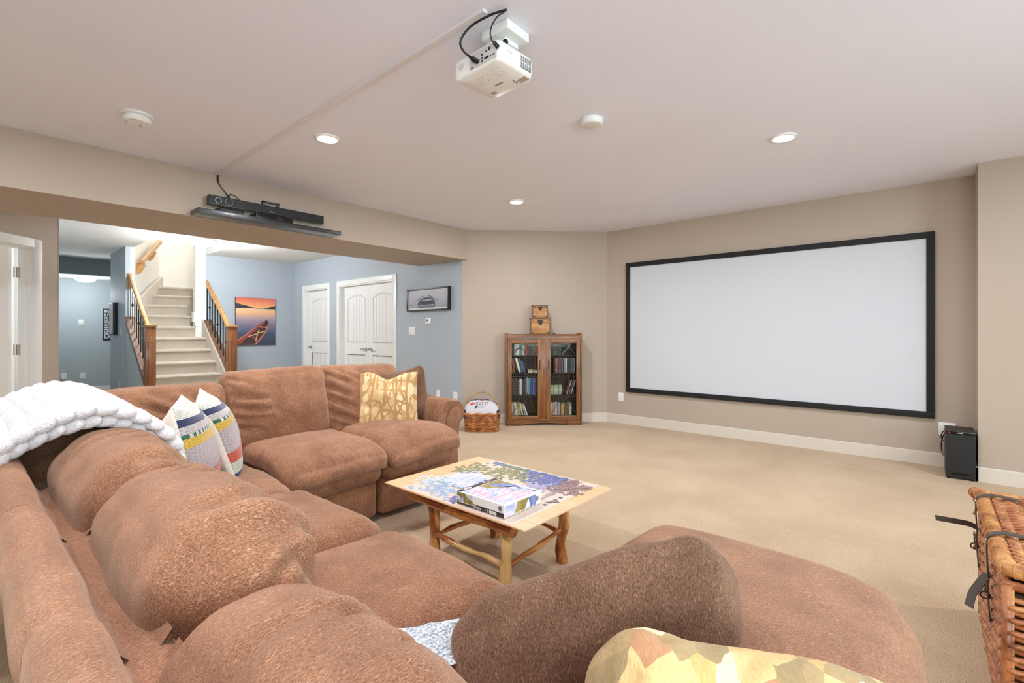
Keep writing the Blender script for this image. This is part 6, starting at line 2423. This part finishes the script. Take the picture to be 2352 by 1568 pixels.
xl, xr = 1.905, 2.815
for i in range(1, 9):
    y = SY1 + (i - 1) * RUN
    rr = xr if i < 7 else 2.72
    put(step_box((xl, y), (rr, y), (xl, y + RUN + .03), (rr, y + RUN + .03), RISE * i), 'step', M_STAIR, st, SO_, 50)
put(step_box((2.02, 10.16), (2.715, 10.10), (2.12, 10.60), (2.9, 10.34), RISE * 9), 'step', M_STAIR, st, SO_, 50)
put(step_box((2.10, 10.58), (3.0, 10.32), (2.25, 11.0), (3.1, 10.75), RISE * 10), 'step', M_STAIR, st, SO_, 50)
put(step_box((2.28, 10.98), (3.3, 10.68), (2.60, 11.6), (3.7, 11.4), RISE * 11), 'step', M_STAIR, st, SO_, 50)
# carpeted skirts: right side along the flight, left side by the winders
SL = RISE / RUN
zr = lambda y: RISE + (y - SY1) * SL
sk = [(SY1 - .02, 0), (SY1 - .02, zr(SY1) + .10), (9.64, zr(9.64) + .14), (9.64, 0)]
put(G().prism(sk, 2.816, 2.838, axis='x'), 'skirt', M_STAIR, st, SO_, 30)
put(G().prism([(SY1 - .02, 0), (SY1 - .02, zr(SY1) + .04), (9.72, zr(9.72) + .07), (9.72, 0)], 1.886, 1.9045, axis='x'), 'skirt', M_STAIR, st, SO_, 30)
a, b = Vector((1.90, 9.75, 0)), Vector((2.585, 11.28, 0))
d = (b - a).normalized()
nn = Vector((d.y, -d.x, 0))
g = G()
pr = [(0, 1.30), (0, 1.72), (.75, 2.02), (1.676, 2.30), (1.676, 1.30)]
vs = [a + d * s + nn * o + Vector((0, 0, z)) for o in (.0, .05) for s, z in pr]
k = len(pr)
g.add(vs, [tuple(range(k)), tuple(range(k, 2 * k))] + [(i, (i + 1) % k, k + (i + 1) % k, k + i) for i in range(k)])
put(g, 'skirt', M_STAIR, st, SO_, 30)
struct('baseboard_landing', G().prism([(2.60, 11.28), (3.50, 11.605), (3.50, 11.59), (2.605, 11.265)], 2.095, 2.20), M_TRIM)
struct('trim_5', G().box(2.715, 2.742, 9.64, 9.66, zr(9.66) + .0, zr(9.66) + .16).box(2.700, 2.726, 9.66, 9.78, zr(9.72) + .03, zr(9.72) + .2), M_TRIM, smooth=0)

# railings
M_NEW = wood('newel_maple', (104, 60, 26), (138, 84, 42), (158, 102, 56), 2, .8, .3, .3)
M_RAILW = wood('handrail_oak', (150, 100, 52), (190, 138, 82), (210, 162, 104), 1, .8, .3, .3)
M_SHOE = wood('shoe_rail_oak', (78, 50, 36), (112, 78, 58), (138, 102, 80), 1, .8, .35, .2)
M_WI = flat('black_iron', (26, 32, 38), .45, .5)


def railing(label, xc, side):
    yb = 8.50
    base = Vector((xc, yb, 0))
    e = empty('stair_railing', label, 'railing', base)
    # knee wall under the shoe
    zk = lambda y: zr(y) - .02 + .10
    w_ = .06
    s = .062
    np_ = put(G().box(xc - s, xc + s, yb - s, yb + s, 0, 1.312, .004), 'newel_post', M_NEW, e, base, 30)
    g = G()
    z0, z1 = .45, 1.08
    for fx, fy in ((0, -1), (-1, 0), (1, 0)):
        if fx == 0:
            M = frame((xc, yb - s, 0), (1, 0, 0), (0, 0, 1))
        elif fx < 0:
            M = frame((xc - s, yb, 0), (0, -1, 0), (0, 0, 1))
        else:
            M = frame((xc + s, yb, 0), (0, 1, 0), (0, 0, 1))
        g.tube([M @ Vector(p) for p in [(-.030, z0, 0), (.030, z0, 0), (.030, z1, 0), (-.030, z1, 0)]], .005, 6, closed=True)
    m_ = g.obj('panel_moulding', M_NEW, np_, smooth=60)
    m_.location = (0, 0, 0)
    m_.parent = np_
    c = G().box(xc - s - .010, xc + s + .010, yb - s - .010, yb + s + .010, 1.300, 1.312, .003).box(xc - s - .018, xc + s + .018, yb - s - .018, yb + s + .018, 1.312, 1.330, .005)
    vs = [(xc - s - .016, yb - s - .016, 1.330), (xc + s + .016, yb - s - .016, 1.330), (xc + s + .016, yb + s + .016, 1.330), (xc - s - .016, yb + s + .016, 1.330), (xc, yb, 1.342)]
    c.add(vs, [(0, 1, 4), (1, 2, 4), (2, 3, 4), (3, 0, 4)])
    c.obj('newel_cap', M_RAILW, np_, smooth=30)
    # shoe rail
    ya, ye = yb + s, 9.70
    g = G().prism([(ya, zk(ya)), (ye, zk(ye)), (ye, zk(ye) + .034), (ya, zk(ya) + .034)], xc - .068, xc + .068, axis='x')
    g.prism([(ya, zk(ya) - .09), (ye, zk(ye) - .09), (ye, zk(ye)), (ya, zk(ya))], xc - .062, xc + .062, axis='x')
    put(g, 'shoe_rail', M_SHOE, e, base, 30)
    # handrail
    hz = lambda y: 1.275 + (y - ya) * .745
    prof = [(-.030, -.02), (-.032, .0), (-.030, .024), (-.022, .036), (0, .040), (.022, .036), (.030, .024), (.032, 0), (.030, -.02)]
    L = [[(xc + px_, y, hz(y) + pz) for px_, pz in prof] for y in (ya - .005, ye)]
    g = G().grid(np.array(L), closed_v=True)
    k = len(prof)
    g.f += [tuple(range(k)), tuple(range(k, 2 * k))]
    g.m += [0, 0]
    g.box(xc - .034, xc + .034, ye - .008, ye + .012, hz(ye) - .20, hz(ye) + .05, .003)
    put(g, 'handrail', M_RAILW, e, base, 40)
    n = 9
    for i in range(n):
        y = ya + .055 + (ye - ya - .10) * i / (n - 1)
        bz0, bz1 = zk(y) + .03, hz(y) - .015
        bl = put(G().box(xc - .0065, xc + .0065, y - .0065, y + .0065, bz0, bz1), 'baluster', M_WI, e, base, 0)
        if i in (1, 4, 7):
            zc = (bz0 + bz1) / 2
            kn = G().lathe([(.008, -.028), (.012, -.02), (.012, -.012), (.021, -.006), (.021, .006), (.012, .012), (.012, .02), (.008, .028)], 12, (xc, y, zc)).obj('knuckle', M_WI, bl)
    return e


railing('left stair railing with oak handrail and black balusters beside the grey hall wall', 1.825, -1)
railing('right stair railing with oak handrail and black balusters in front of the canvas', 2.905, 1)
# knee walls below the shoe rails
kz = lambda y: zr(y) - .02 + .10 - .09
for xa, xb, mt in ((1.77, 1.88, M_HALL), (2.845, 2.965, M_GREY)):
    struct('wall_knee', G().prism([(8.565, 0), (9.69, 0), (9.69, kz(9.69)), (8.565, kz(8.565))], xa, xb, axis='x'), mt)

# wall handrail on the stairwell wall
wr = empty('wall_handrail', 'short oak wall handrail on curved brackets in the white stairwell', 'handrail', (1.98, 9.80, 2.36))
WO = Vector((1.98, 9.80, 2.36))
A_, B_ = Vector((1.985, 9.78, 2.375)), Vector((2.46, 10.72, 2.90))
dd = (B_ - A_).normalized()
sd = Vector((dd.y, -dd.x, 0)).normalized()
up = sd.cross(dd)
if up.z < 0:
    up = -up
sec = [(-.030, -.028), (-.032, .0), (-.026, .028), (0, .036), (.026, .028), (.032, 0), (.030, -.028)]
L = [[list(p + sd * x + up * z) for x, z in sec] for p in (A_, B_)]
g = G().grid(np.array(L), closed_v=True)
g.f += [tuple(range(7)), tuple(range(7, 14))]
g.m += [0, 0]
put(g, 'rail', M_RAILW, wr, WO, 40)
for t in (.06, .62):
    p = A_.lerp(B_, t) - up * .03
    prof = [(0, .0), (.030, -.01), (.034, -.05), (.010, -.10), (-.012, -.15), (-.055, -.19), (-.075, -.19), (-.075, -.02), (-.03, -.01)]
    dh = Vector((dd.x, dd.y, 0)).normalized()
    vs = [p + sd * o + Vector((0, 0, z)) + dh * w_ for w_ in (-.024, .024) for o, z in prof]
    k = len(prof)
    g = G().add(vs, [tuple(range(k)), tuple(range(k, 2 * k))] + [(i, (i + 1) % k, k + (i + 1) % k, k + i) for i in range(k)])
    put(g, 'bracket', M_RAILW, wr, WO, 30)
